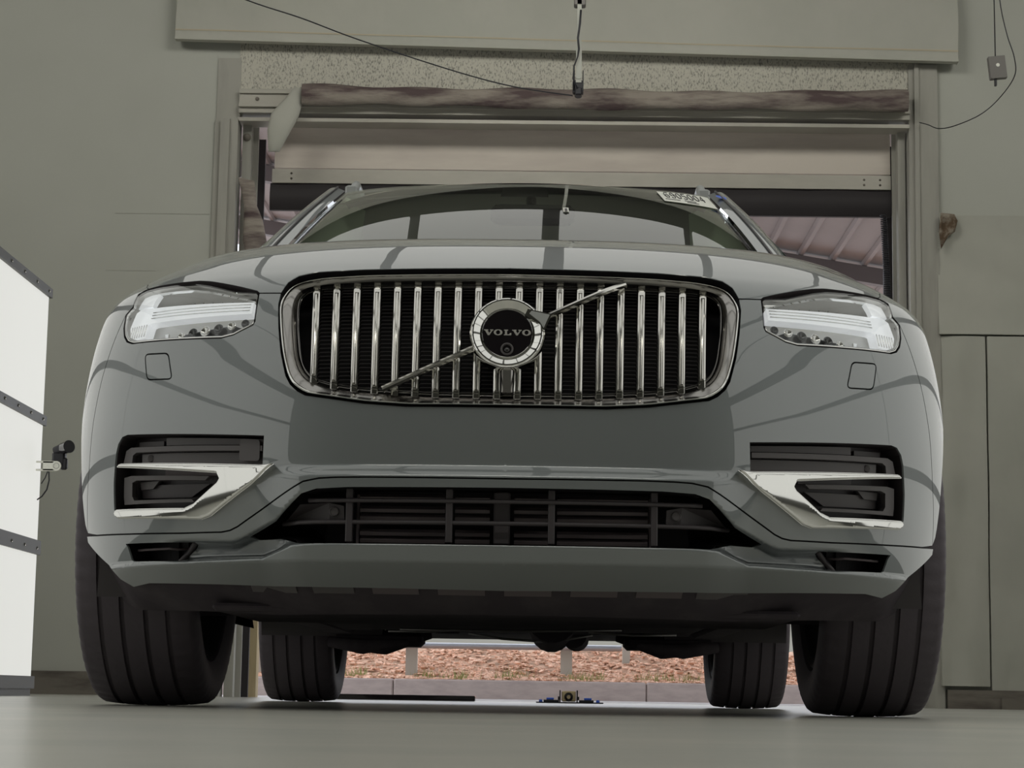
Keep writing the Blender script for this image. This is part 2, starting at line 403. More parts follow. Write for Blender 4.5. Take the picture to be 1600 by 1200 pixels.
def s_of_y(y, v):
    lo, hi = 0.0, SMAX
    for _ in range(40):
        md = (lo+hi)/2
        if S(md, v)[1] < y: lo = md
        else: hi = md
    return (lo+hi)/2
ARCH = []
for k in range(0, 25):
    t = PI+.62-(PI/2+.62)*k/24   # from low front to the top
    y = 5.0+.412*math.cos(t); z = .377+.412*math.sin(t)
    if z > .235: ARCH.append((s_of_y(y, z), z))
bump_side = [(.948, .80), (1.00, .70), (1.03, .62), (1.045, .50), (1.05, .44)]
iA = min(range(len(ARCH)), key=lambda i: abs(ARCH[i][1]-.362))
archlow = [p for p in ARCH if p[1] < .355][::-1]; archhi = [p for p in ARCH if p[1] > .37]
S_arch = ARCH[iA][0]
# seam reaches arch at S_arch
seam_x = [p for p in seam_pts if p[0] < S_arch-.02]+[(S_arch, .362)]
# bumper: upper section
lamp_low = [LAMP[0]]+LAMP[:11:-1]     # inner corner, round the bottom, up to the outer notch
side_top = [(.948, .833), (.960, .80), (.995, .70), (1.02, .60), (1.035, .50), (S_arch-.03, .42), (S_arch-.012, .366)]
bumper = [p for p in seam_x if p[0] < S_arch-.02]+side_top[::-1]+[LAMP[i] for i in range(13, 21)]+[LAMP[0]]+GR_HOLE[5:]
bumper = [p for i, p in enumerate(bumper) if i == 0 or math.dist(p, bumper[i-1]) > 1e-4]
g = .0016
bp = densify(inset(bumper, g), .012)
skin('front_bumper', bp, [densify(FOG, .012), densify(inset(WASH, -g), .006)], 'paint', car, .012, .007, joined=True,
     extra=[densify([(0.004, .480), (.46, .480)], .012, False), densify([(0.004, .4655), (.44, .4655)], .012, False)])
# washer covers
for sx in (1, -1):
    skin('washer_cover', densify(inset(WASH, g), .006), [], 'paint', car, .012, .01, sides=(sx,), flange=.01)
# lower bumper section
bottom = [(0, .237), (.42, .241), (.60, .247), (.80, .252), (.86, .246), (.905, .262), (.95, .292)]
lowb = [(s_, v_) for s_, v_ in bottom]+[p for p in archlow[::-1] if p[1] > .312]+seam_x[::-1]
lowb = [p for i, p in enumerate(lowb) if i == 0 or math.dist(p, lowb[i-1]) > 1e-4]
INTAKE = [(0, .431), (.304, .430), (.368, .427), (.397, .418), (.454, .367), (.515, .340), (.500, .337), (.452, .3375), (.404, .3245), (0, .3235)]
lip_ex = [densify([(max(a, .004), b) for a, b in list(zip(*LIPL))[:5]], .012, False), densify([(.41, .3165), (.425, .3145), (.49, .294), (.70, .2915), (.87, .288)], .012, False)]
lb = densify(inset(lowb, g), .010)
skin('lower_bumper', lb, [densify(DUCT, .008)], 'paint', car, .010, .0045, joined=True, extra=lip_ex) if False else None
# the intake touches the centreline, so the outline is drawn round it
lowb2 = [(0, .237)]+[p for p in lowb[1:] if True]
cut_low = [(0, .3235), (0, .237)]
lowA = [(0, .237)]+bottom[1:]+[p for p in archlow[::-1] if p[1] > .312]+seam_x[::-1]+[(0, .431)]+INTAKE[1:]
lowA = [p for i, p in enumerate(lowA) if i == 0 or math.dist(p, lowA[i-1]) > 1e-4]
lowA_i = inset(lowA, g)
skin('lower_bumper', densify(lowA_i, .010), [densify(DUCT, .008)], 'paint', car, .010, .0045, joined=True, extra=lip_ex)
# hood
hood = HOODF+HOODSIDE[1:]+[(.8, 2.2), (.5, 2.2), (0, 2.2)]
skin('hood', densify(inset(hood, g), .016), [], 'paint', car, .02, .02, joined=True, flange=.0015)
# fenders
for sx in (1, -1):
    fen = [(.905, .925)]+[LAMP[i] for i in (9, 10, 11, 12)]+side_top[1:]+archhi+[(SMAX, .789), (SMAX, .95), (SMAX, 1.2), (SMAX, 1.6), (SMAX, 2.2)]+HOODSIDE[:0:-1]
    fen = [p for i, p in enumerate(fen) if i == 0 or math.dist(p, fen[i-1]) > 1e-4]
    skin('fender', densify(inset(fen, g), .02), [], 'paint', car, .02, .015, sides=(sx,))
# backing behind the gaps
def ring_back():
    b = B()
    for sx in (1, -1):
        for line, w_ in ((seam_x, .012), (side_top, .02), (HOODSIDE, .02), (GAPL, .014), (WASH+WASH[:1], .012)):
            pts = densify(line, .02, False)
            q = np.array(pts); nn = N(q[:, 0], q[:, 1]); tn = np.gradient(q, axis=0); tn /= np.linalg.norm(tn, axis=1, keepdims=True)+1e-9
            pr = np.stack([-tn[:, 1], tn[:, 0]], 1)
            a = q-pr*w_/2; c = q+pr*w_/2
            A = S(a[:, 0], a[:, 1])-nn*.011; Cc = S(c[:, 0], c[:, 1])-nn*.011; fl = np.array([sx, 1, 1.])
            n0 = len(b.V); k = len(q); b.V += [tuple(p) for p in A*fl]+[tuple(p) for p in Cc*fl]
            b.F += [(n0+i, n0+i+1, n0+k+i+1, n0+k+i) for i in range(k-1)]
    return b
ring_back().build('panel_gap_seal', 'black', car)

# ---- grille
RIM = [(0, .896), (.30, .890), (.40, .882), (.442, .869), (.463, .852), (.476, .822), (.4765, .806), (.466, .757), (.454, .708), (.438, .660), (.427, .641), (.411, .6285), (.395, .6195), (.276, .6015), (.19, .5955), (0, .5955)]
GIN = [(0, .862), (.388, .858), (.420, .851), (.437, .834), (.439, .815), (.434, .775), (.418, .700), (.405, .672), (.385, .654), (.340, .641), (.278, .632), (.15, .624), (0, .622)]
def full(h): return [tuple(p) for p in h]+[(-a, b) for a, b in h[-2:0:-1]]
def resamp(L, n):
    P = np.array(L+[L[0]]); d = np.concatenate([[0], np.cumsum(np.hypot(*np.diff(P, axis=0).T))])
    t = np.linspace(0, d[-1], n, endpoint=False); return np.stack([np.interp(t, d, P[:, 0]), np.interp(t, d, P[:, 1])], 1)
def smooth_half(h, r=.02): 
    f = full(h); return f
NR = 220
RO = resamp(rounded(full(RIM), .018, 3), NR); GI = resamp(rounded(full(GIN), .018, 3), NR)
# match by polar angle about the grille centre
def by_angle(L, n):
    P = np.array(L); c = np.array([0, .745]); th = np.unwrap(np.arctan2((P[:, 1]-c[1])*1.9, P[:, 0])); o = np.argsort(th); 
    tt = np.linspace(0, 2*PI, n, endpoint=False); th2 = np.mod(th, 2*PI); o = np.argsort(th2)
    return np.stack([np.interp(tt, th2[o], P[o, 0], period=2*PI), np.interp(tt, th2[o], P[o, 1], period=2*PI)], 1)
RO = by_angle(resamp(rounded(full(RIM), .018, 3), 900), NR); GI = by_angle(resamp(rounded(full(GIN), .018, 3), 900), NR)
def sweep(prof, name, m_, parent):
    V = []; F_ = []
    for (t, o) in prof:
        q = RO*(1-t)+GI*t; P = S(q[:, 0], q[:, 1]); P[:, 1] += o; V += [tuple(p) for p in P]
    for i in range(len(prof)-1):
        for k in range(NR): F_.append((i*NR+k, i*NR+(k+1) % NR, (i+1)*NR+(k+1) % NR, (i+1)*NR+k))
    return mesh(name, V, F_, m_, parent, True, auto=50)
grille = sweep([(0, .03), (0, .002), (.015, -.005), (.045, -.009), (.09, -.0105), (.13, -.009), (.16, -.004), (.18, .004)], 'grille', 'chrome', car)
grille['label'] = 'bright chrome grille rim'
sweep([(.17, .002), (.35, .010), (.60, .016), (.95, .040), (1.0, .040)], 'grille_bevel', 'smoke', grille)
sweep([(.97, .022), (.985, .017), (1.01, .017), (1.03, .024)], 'inner_rim_line', 'smoke', grille)
b = B(); pocket(b, [(max(p[0], 0), p[1]) for p in full(GR_HOLE)] if False else densify(inset(full(GR_HOLE), -.004), .02), .11, 1)
b.build('grille_recess', 'black', grille)
b = B()
for i in range(30):
    z = .625+i*.0085; P = [S(x, z) for x in np.linspace(-.40, .40, 21)]
    b.tube([(p[0], p[1]+.085, p[2]) for p in P], .0014, 4)
b.build('radiator_fins', 'grey_plastic', grille)
def vspan(x):
    top = np.interp(abs(x), [p[0] for p in RIM[:7]], [p[1] for p in RIM[:7]]); lo = np.interp(abs(x), [p[0] for p in RIM[::-1][:9]], [p[1] for p in RIM[::-1][:9]])
    return lo+.003, top-.004
for i in range(20):
    x = (i-9.5)*.0407; lo, hi = vspan(x); V = []; F_ = []
    gl = np.interp(abs(x), [p[0] for p in GIN[::-1][:6]], [p[1] for p in GIN[::-1][:6]]); gh = np.interp(abs(x), [p[0] for p in GIN[:4]], [p[1] for p in GIN[:4]])
    prof = [(-.0088, .050), (-.0082, .024), (-.0066, .0195), (-.0040, .0185), (-.0034, .0140), (-.0016, .0115), (0, .011), (.0016, .0115), (.0034, .0140), (.0040, .0185), (.0066, .0195), (.0082, .024), (.0088, .050)]
    ss = np.interp(abs(x), _X*.975, _S)
    vs = [lo, gl+.004, gl+.007, gl+.030]+list(np.linspace(gl+.05, gh-.05, 8))+[gh-.022, gh-.018, gh-.006, hi]
    for v_ in vs:
        p = S(x, v_)
        flat = 1 if (v_ < gl+.005 or v_ > gh-.020) else 0
        for (dx, dy) in prof:
            d_ = dy if not (flat and dy < .0185) else .0185
            V.append((x*p[1]/4.175+dx, p[1]+d_, p[2]))
    k = len(prof)
    for r in range(len(vs)-1):
        for c_ in range(k-1): F_.append((r*k+c_, r*k+c_+1, (r+1)*k+c_+1, (r+1)*k+c_))
    F_ += [tuple(range(k)), tuple(range((len(vs)-1)*k, len(vs)*k))[::-1]]
    mesh('grille_vane', V, F_, 'satin', grille, True, auto=28)
# badge
bc = S(0, .7435); by = bc[1]-.012; BX, BZ = -.001, bc[2]
tilt = Matrix.Rotation(math.radians(-9), 3, 'X')
def bfr(v): 
    q = tilt @ Vector((v[0]-BX, v[1]-by, v[2]-BZ)); return (q.x+BX, q.y+by, q.z+BZ)
def xf(b): b.V = [bfr(v) for v in b.V]; return b
badge = xf(B().lathe([(.0745, .03), (.0745, .004), (.072, -.002), (.0690, -.0050), (.0665, -.0050), (.0525, .004), (.0505, .001), (.0490, .004)], (BX, by, BZ), 'y', 40)).build('badge', 'chrome', car, auto=25)
badge['label'] = 'round chrome badge with black face and diagonal bar'
xf(B().lathe([(.0001, .004), (.0505, .004), (.0505, .010)], (BX, by, BZ), 'y', 48)).build('badge_face', 'gloss_black', badge, auto=40)
# camera eye on the face
xf(B().lathe([(.013, .0045), (.0125, .001), (.0105, .000), (.0085, .003)], (BX, by, BZ-.033), 'y', 32)).build('camera_bezel', 'grey_plastic', badge, auto=40)
xf(B().lathe([(.0001, -.001), (.003, -.0005), (.0055, .001), (.006, .0045)], (BX, by, BZ-.035), 'y', 24)).build('camera_lens', 'gloss_black', badge, True)
# arrow head and bars
ar = [(.034, .034), (.040, .047), (.0465, .0455), (.0880, .0370), (.0735, .0025), (.0700, .0045), (.0640, .0150)]
xf(B().prism([(BX+x, BZ+z) for x, z in ar], (by-.010, by+.012))).build('badge_arrow', 'chrome', badge)
xf(B().prism([(BX+x, BZ+z) for x, z in [(.043, .037), (.0475, .0425), (.0830, .0350), (.0715, .0075), (.064, .020)]], (by-.0115, by-.009))).build('arrow_face', 'rail_grey', badge)
def bar(x0, z0, x1, z1):
    P0 = np.array(S(x0, z0)); P1 = np.array(S(x1, z1)); b = B(); d = P1-P0; d /= np.linalg.norm(d); pr = np.cross(d, [0, 1, 0]); pr /= np.linalg.norm(pr)
    V = []
    for t in np.linspace(0, 1, 9):
        x = x0+(x1-x0)*t; z = z0+(z1-z0)*t; p = np.array(S(x, z))
        for (a, o) in ((-.0062, .018), (-.0060, .004), (-.0020, -.002), (.0020, -.002), (.0060, .004), (.0062, .018)): V.append(tuple(p+pr*a+np.array([0, o, 0])))
    F_ = [(r*6+c_, r*6+c_+1, r*6+7+c_, r*6+6+c_) for r in range(8) for c_ in range(5)]+[tuple(range(6)), tuple(range(48, 54))[::-1]]
    return mesh('badge_bar', V, F_, 'satin', badge, True, auto=30)
bar(-.243, .628, -.062, .716); bar(.080, .783, .243, .868)
# lettering
def glyph(ch):
    if ch == 'V': return [[(-.05, 1), (.50, 1), (.50, .86), (.38, .86), (.62, .32), (.84, .86), (.70, .86), (.70, 1), (1.10, 1), (1.10, .86), (1.0, .86), (.64, 0), (.44, 0), (.08, .86), (-.05, .86)]]
    if ch == 'L': return [[(0, 1), (.50, 1), (.50, .86), (.38, .86), (.38, .15), (.62, .15), (.74, .40), (.90, .40), (.88, 0), (0, 0), (0, .14), (.12, .14), (.12, .86), (0, .86)]]
    o = [(.52+.52*math.cos(2*PI*k/28), .5+.53*math.sin(2*PI*k/28)) for k in range(28)]
    i = [(.52+.24*math.cos(2*PI*k/28), .5+.38*math.sin(2*PI*k/28)) for k in range(28)]
    return [o, i]
def word(b, txt, x0, z0, h, adv, yy, th):
    x = x0
    for ch, a in zip(txt, adv):
        g_ = glyph(ch)
        if len(g_) == 1: b.prism([(x+p[0]*h*1.25, z0+p[1]*h) for p in g_[0]], (yy-th, yy))
        else:
            n = len(g_[0]); o, i = [[(x+p[0]*h*1.25, z0+p[1]*h) for p in q] for q in g_]
            V = [(p[0], yy-th, p[1]) for p in o]+[(p[0], yy-th, p[1]) for p in i]+[(p[0], yy, p[1]) for p in o]+[(p[0], yy, p[1]) for p in i]
            F_ = [(k, (k+1) % n, n+(k+1) % n, n+k) for k in range(n)]+[(k, 2*n+k, 2*n+(k+1) % n, (k+1) % n) for k in range(n)]
            b.add(V, F_)
        x += a*h*1.25
    return b
bl = word(B(), 'VOLVO', BX-.0465, BZ-.0045, .0115, (1.14, 1.22, 1.02, 1.16, 1.0), by+.004, .0022)
sc = .093/(max(v[0] for v in bl.V)-min(v[0] for v in bl.V)); x0 = min(v[0] for v in bl.V)
bl.V = [(BX-.0465+(v[0]-x0)*sc, v[1], v[2]) for v in bl.V]
xf(bl).build('badge_lettering', 'letter', badge)
p = S(0, .645); B().bbox(-.011, .011, p[1]+.012, p[1]+.05, .622, .690, .003).build('sensor_stem', 'smoke', badge, auto=30)

# ---- headlamps
def lamp(sx):
    b = B(); pocket(b, densify(LAMP, .015), .030, sx, cap=False)
    root = b.build('headlamp', 'black_plastic', car)
    inner = inset(LAMP, .004); inner = [(a, v_-(.013 if (v_ > .862) else .0)) for a, v_ in inner]
    L2 = densify(inner, .015)
    # housing
    b = B(); pocket(b, L2, .060, sx, taper=.10, start=.004); b.build('lamp_housing', 'lamp_inside', root, auto=40)
    # trim ring: chrome lower edge
    q = np.array([p for p in densify(inner[9:], .012, False)]); P = S(q[:, 0], q[:, 1])-N(q[:, 0], q[:, 1])*.004
    B().tube([tuple(p*np.array([sx, 1, 1])) for p in P], .0028, 6).build('lower_trim', 'chrome', root, True)
    # T shaped running light
    def slab(poly, o0, name, m_, th=.012, ds=.02, par=root):
        V, T = tri_domain(densify(poly, .012), [], ds, ds); P = S(V[:, 0], V[:, 1])-N(V[:, 0], V[:, 1])*o0; fl = np.array([sx, 1, 1.])
        n0 = len(P); bb = B(); bb.add([tuple(p) for p in P*fl], [tuple(t) for t in T.tolist()])
        q = np.array(densify(poly, .012)); A = S(q[:, 0], q[:, 1])-N(q[:, 0], q[:, 1])*o0; Bq = A-N(q[:, 0], q[:, 1])*th
        k = len(q); bb.add([tuple(p) for p in A*fl]+[tuple(p) for p in Bq*fl], [(i, (i+1) % k, k+(i+1) % k, k+i) for i in range(k)])
        return bb.build(name, m_, par, auto=35)
    T_ = [(.915, .838), (.895, .846), (.845, .842), (.545, .828), (.545, .801), (.83, .802), (.84, .800), (.842, .769), (.875, .768), (.905, .776), (.922, .800)]
    slab(T_, .010, 'running_light', 'drl', .02)
    slab([(.925, .855), (.925, .900), (.895, .912), (.855, .910), (.858, .852)], .014, 'corner_reflector', 'drl', .01)
    # ribs on the running light
    bb = B()
    for vv in (.822, .815, .808):
        P = [Poff(a, vv+.0004*0+(a-.545)*.02, -.0085)*np.array([sx, 1, 1]) for a in np.linspace(.55, .835, 14)]; bb.tube([tuple(p) for p in P], .0012, 5)
    bb.build('light_ribs', 'chrome', root, True)
    bb = B()
    for k in range(7):
        P = [Poff(.846+k*.010, vv, -.0085)*np.array([sx, 1, 1]) for vv in np.linspace(.772, .80, 5)]; bb.tube([tuple(p) for p in P], .0010, 5)
    bb.build('vertical_ribs', 'satin', root, True)
    # upper chamber cells
    bb = B()
    for k in range(7):
        a = .560+k*.028; P = [Poff(a, vv, -.030)*np.array([sx, 1, 1]) for vv in np.linspace(.832, .846+k*.003, 4)]; bb.tube([tuple(p) for p in P], .0018, 5)
    bb.build('upper_cells', 'satin', root, True)
    # chrome brow in the upper inner corner and along the top
    slab([(.543, .838), (.605, .862), (.675, .888), (.74, .900), (.86, .912), (.86, .905), (.74, .893), (.68, .880), (.61, .853), (.545, .832)], .012, 'chrome_brow', 'chrome', .006)
    # lower chamber: dark tray and projector eyes
    slab([(.560, .775), (.60, .757), (.76, .762), (.76, .775), (.60, .790)], .034, 'dark_tray', 'lamp_dark', .006)
    for k, (a, vv, r) in enumerate([(.565, .788, .009), (.598, .784, .010), (.632, .779, .011), (.667, .776, .012), (.702, .774, .011), (.735, .770, .009)]):
        c = Poff(a, vv, -.026); n_ = N(a, vv); fr = Matrix([Vector(np.cross([0, 0, 1], n_)).normalized(), Vector(n_), Vector(np.cross(n_, np.cross([0, 0, 1], n_))).normalized()]).transposed()
        lb_ = B().lathe([(r, .0), (r*.92, .003), (r*.78, .002), (r*.5, -.002), (.0003, -.003)], (0, 0, 0), 'y', 20)
        lb_.V = [tuple(np.array(fr @ Vector(v)+Vector(c))*np.array([sx, 1, 1])) for v in lb_.V]
        lb_.build('projector', 'satin' if k % 2 else 'lamp_dark', root, True)
    slab([(.775, .760), (.782, .760), (.790, .778), (.778, .778)], .024, 'reflector_blade', 'chrome', .004)
    slab([(.600, .7535), (.838, .7655), (.838, .7625), (.600, .7505)], .012, 'bottom_light_strip', 'drl', .004)
    # lens cover
    skin('lens', densify(inset(LAMP, .0035) if False else [(a, v_) for a, v_ in inner], .012), [], 'lamp_glass', root, .02, .012, sides=(sx,), flange=0)
    return root
for sx in (1, -1): lamp(sx)
for o in list(bpy.data.objects):
    if o.name.startswith('reflector_blade'): pass

# ---- side pockets with chrome blades
def blade_h(poly, H, R):
    P = np.array(poly+[poly[0]])
    def f(s, v):
        s = np.asarray(s, float); v = np.asarray(v, float); d = np.full(s.shape, 9.)
        for i in range(len(P)-1):
            a, b_ = P[i], P[i+1]; ab = b_-a; L = (ab@ab)+1e-12
            t = np.clip(((s-a[0])*ab[0]+(v-a[1])*ab[1])/L, 0, 1); d = np.minimum(d, np.hypot(s-a[0]-t*ab[0], v-a[1]-t*ab[1]))
        t = np.clip(d/R, 0, 1); return H*np.sqrt(np.maximum(1e-6, 1-(1-t)**2))+.002+.035*((.66-s)+np.sqrt((.66-s)**2+.0016))
    return f
for sx in (1, -1):
    b = B(); pocket(b, densify(FOG, .012), .065, sx); pk = b.build('side_air_pocket', 'black_plastic', car)
    def strip(poly, dep, name, m_, th=.02):
        q = np.array(densify(poly, .02)); V, T = tri_domain(densify(poly, .02), [], .04, .02); fl = np.array([sx, 1, 1.])
        def at(s, v): n_ = N(s, v); d = -n_*.55+np.array([0, .8, 0]); d /= np.linalg.norm(d, axis=-1, keepdims=True); return S(s, v)+d*dep, d
        P, _ = at(V[:, 0], V[:, 1]); bb = B().add([tuple(p) for p in P*fl], [tuple(t) for t in T.tolist()])
        A, d = at(q[:, 0], q[:, 1]); k = len(q); Bq = A+d*th
        bb.add([tuple(p) for p in A*fl]+[tuple(p) for p in Bq*fl], [(i, (i+1) % k, k+(i+1) % k, k+i) for i in range(k)])
        return bb.build(name, m_, pk, auto=30)
    strip([(.488, .533), (.73, .546), (.73, .5300), (.488, .5215)], .026, 'pocket_panel', 'grey_plastic')
    strip([(.75, .543), (.835, .546), (.835, .536), (.75, .533)], .045, 'pocket_panel', 'grey_plastic')
    strip([(.488, .519), (.840, .5315), (.858, .526), (.868, .500), (.835, .498), (.832, .515), (.82, .520), (.488, .5085)], .016, 'pocket_frame', 'grey_plastic')
    strip([(.488, .506), (.81, .517), (.81, .495), (.488, .478)], .030, 'pocket_panel', 'grey_plastic')
    strip([(.610, .461), (.840, .4725), (.866, .470), (.869, .430), (.868, .414), (.65, .410), (.655, .416), (.83, .421), (.837, .430), (.835, .458), (.82, .462), (.62, .453)], .018, 'pocket_frame', 'grey_plastic')
    strip([(.600, .4755), (.74, .483), (.74, .468), (.60, .463)], .040, 'pocket_panel', 'slat' if sx < 0 else 'black_plastic')
    strip([(.76, .4585), (.825, .459), (.822, .443), (.78, .443)], .040, 'pocket_panel', 'grey_plastic')
    strip([(.62, .447), (.825, .452), (.825, .425), (.67, .421)], .048, 'pocket_panel', 'grey_plastic' if sx > 0 else 'black_plastic')
    # round sensor and square cover
    c = Poff(.792, .506, -.026)*np.array([sx, 1, 1]); B().lathe([(.0075, .004), (.0072, -.003), (.006, -.004), (.0002, -.004)], tuple(c), 'y', 20).build('parking_sensor', 'grey_plastic', pk, auto=30)
    if sx < 0: strip(rounded([(.493, .531), (.537, .534), (.539, .490), (.493, .488)], .008), .0145, 'tow_cover', 'grey_plastic', .004)
    bl_ = skin('chrome_blade', densify(CHROME, .006), [], 'chrome', pk, .006, .003, sides=(sx,), offn=blade_h(CHROME, .006, .0044), flange=.026, extra=[densify(inset(CHROME, k_), .005) for k_ in (.0015, .0030, .0046)])
    # ducts
    b = B(); pocket(b, densify(DUCT, .01), .07, sx); dk = b.build('brake_duct', 'black', car)
    P = [Poff(a, .316-.0*(a), -.022)*np.array([sx, 1, 1]) for a in np.linspace(.675, .85, 9)]
    B().tube([tuple(p) for p in P], .0028, 6).build('duct_slat', 'slat', dk, True)
    P = [Poff(a, v_, -.004)*np.array([sx, 1, 1]) for a, v_ in ((.695, .297), (.675, .312), (.652, .328))]
    B().tube([tuple(p) for p in P], .006, 8).build('duct_edge', 'black_plastic', dk, True)

# ---- lower intake
b = B(); pocket(b, densify(inset(full(INTAKE), -.0), .02), .13, 1, start=.010); ig = b.build('lower_intake', 'black', car)
def ipt(x, v_, dy): 
    p = S(x, v_); return (p[0], p[1]+dy, p[2])
b = B()
for (v_, xe) in ((.408, .385), (.366, .445)):
    b.tube([ipt(x, v_, .022) for x in np.linspace(-xe, xe, 25)], .0045, 8)
b.build('horizontal_bar', 'black_plastic', ig, True)
for x in (-.304, -.108, .091, .291):
    B().bbox(x-.0065, x+.0065, float(S(x, .38)[1])+.018, float(S(x, .38)[1])+.05, .326, .432, .002).build('vertical_bar', 'black_plastic', ig)
B().bbox(-.022, .010, float(S(0, .38)[1])+.045, float(S(0, .38)[1])+.08, .326, .430, .003).build('centre_post', 'black_plastic', ig)
for v_ in (.418, .395, .380, .350, .336):
    for (x0, x1) in ((-.285, -.118), (-.098, -.030), (.018, .084), (.102, .280)):
        y0 = float(S((x0+x1)/2, v_)[1])+.060
        B().box(x0, x1, y0, y0+.02, v_-.0035, v_+.0035, Matrix.Rotation(math.radians(22), 3, 'X')).build('shutter_slat', 'slat', ig)
for x in (-.291, .286):
    B().bbox(x-.003, x+.003, 4.15+.05, 4.15+.09, .326, .425, .001).build('shutter_frame', 'slat', ig)
for sx in (1, -1):
    poly = [(.315, .398), (.345, .404), (.405, .402), (.440, .372), (.40, .365), (.345, .369), (.315, .372)]
    V = []; n = len(poly)
    for (a, v_) in poly: V.append(ipt(sx*a, v_, .034))
    for (a, v_) in poly: V.append(ipt(sx*a, v_, .06))
    mesh('bracket', V, [tuple(range(n)), tuple(range(n, 2*n))[::-1]]+[(i, i+n, (i+1) % n+n, (i+1) % n) for i in range(n)], 'black_plastic', ig)
    c = ipt(sx*.335, .387, .030); B().lathe([(.0095, .006), (.0095, 0), (.008, -.0015), (.007, .001), (.0002, .001)], c, 'y', 20).build('round_sensor', 'grey_plastic', ig, auto=30)

# ---- dark valance and tray under the bumper
b = B()
def val(s_, t): 
    v0 = np.interp(abs(s_), [0, .42, .6, .8, .86, .91, .96, 1.03], [.240, .243, .250, .255, .252, .262, .29, .33]); top = np.array(S(s_, v0)); top = top-np.array(N(s_, .35))*.018
    bot = top.copy(); bot[1] += .10; bot[2] = np.interp(abs(s_), [0, .5, .7, .95, 1.05], [.196, .192, .200, .205, .23]); bot[0] *= .965
    mid = top*.5+bot*.5+np.array([0, .012, -.012])
    return tuple((1-t)**2*top+2*t*(1-t)*mid+t*t*bot)
b.grid(val, np.linspace(-1.03, 1.03, 90), np.linspace(0, 1, 7))
b.build('lower_valance', 'underbody', car, True)
for k in range(-4, 5):
    x = (k+.5)*.135-.02+.0; p = val(x, .06)
    if abs(x) < .5:
        B().grid(lambda u, t, x=x: tuple(np.array(val(x+u, t))+np.array([0, -.003, -.001])), np.linspace(-.048, .048, 5), (.03, .12, .2)).build('valance_tab', 'slat' if abs(x) < .35 else 'grey_plastic', car)
b = B()
b.bbox(-.60, .60, 4.36, 5.05, .198, .214, .006); b.bbox(-.50, .50, 5.0, 6.1, .215, .235, .006)
b.build('undertray', 'underbody', car, auto=30)
b = B()
b.bbox(-.74, .74, 5.9, 8.9, .262, .36, .02)
for x in (-.62, .62): b.bbox(x-.05, x+.05, 5.7, 7.3, .235, .30, .01)
b.build('floor_pan', 'underbody', car, auto=30)
b = B()
for k in range(26):   # low corrugated shields in front of the rear axle
    x = random.uniform(-.52, .50); w = random.uniform(.03, .09); y = random.uniform(5.2, 6.6); z = .232+random.uniform(-.012, .012)-.010*(y > 6)
    B().bbox(x-w, x+w, y, y+random.uniform(.05, .2), z, z+.03, .004).build('under_shield', 'underbody', car, auto=30)
b = B()
for (x0, z0, x1, z1, y) in ((-.30, .222, .28, .226, 5.6), (-.15, .236, .05, .214, 6.4), (.05, .214, .22, .234, 6.4), (-.36, .228, -.12, .236, 6.0), (.20, .23, .44, .224, 5.9)):
    B().tube([(x0, y, z0-.02), ((x0+x1)/2, y+.02, (z0+z1)/2-.023), (x1, y, z1-.018)], .004, 6).build('brake_line', 'under_metal', car, True)
b = B(); b.tube([(.10, 6.2, .262), (.10, 7.6, .262)], .075, 18); b.tube([(.17, 7.0, .235), (.19, 7.7, .238)], .045, 14)
b.build('exhaust_silencer', 'underbody', car, auto=40)
for sx in (1, -1):
    b = B()
    b.tube([(sx*.34, 7.75, .26), (sx*.50, 7.72, .215), (sx*.72, 7.85, .23)], [.03, .045, .03], 10)
    b.bbox(min(sx*.36, sx*.68), max(sx*.36, sx*.68), 7.60, 7.85, .202, .25, .015)
    b.tube([(sx*.40, 7.5, .212), (sx*.56, 7.5, .196), (sx*.68, 7.55, .212)], [.012, .028, .02], 10)
    b.build('suspension_arm', 'underbody', car, auto=40)
    b = B(); b.tube([(sx*.35, 4.95, .25), (sx*.72, 4.95, .235)], [.035, .03], 10); b.bbox(min(sx*.42, sx*.62), max(sx*.42, sx*.62), 4.8, 5.2, .205, .25, .015)
    b.build('suspension_arm', 'underbody', car, auto=40)

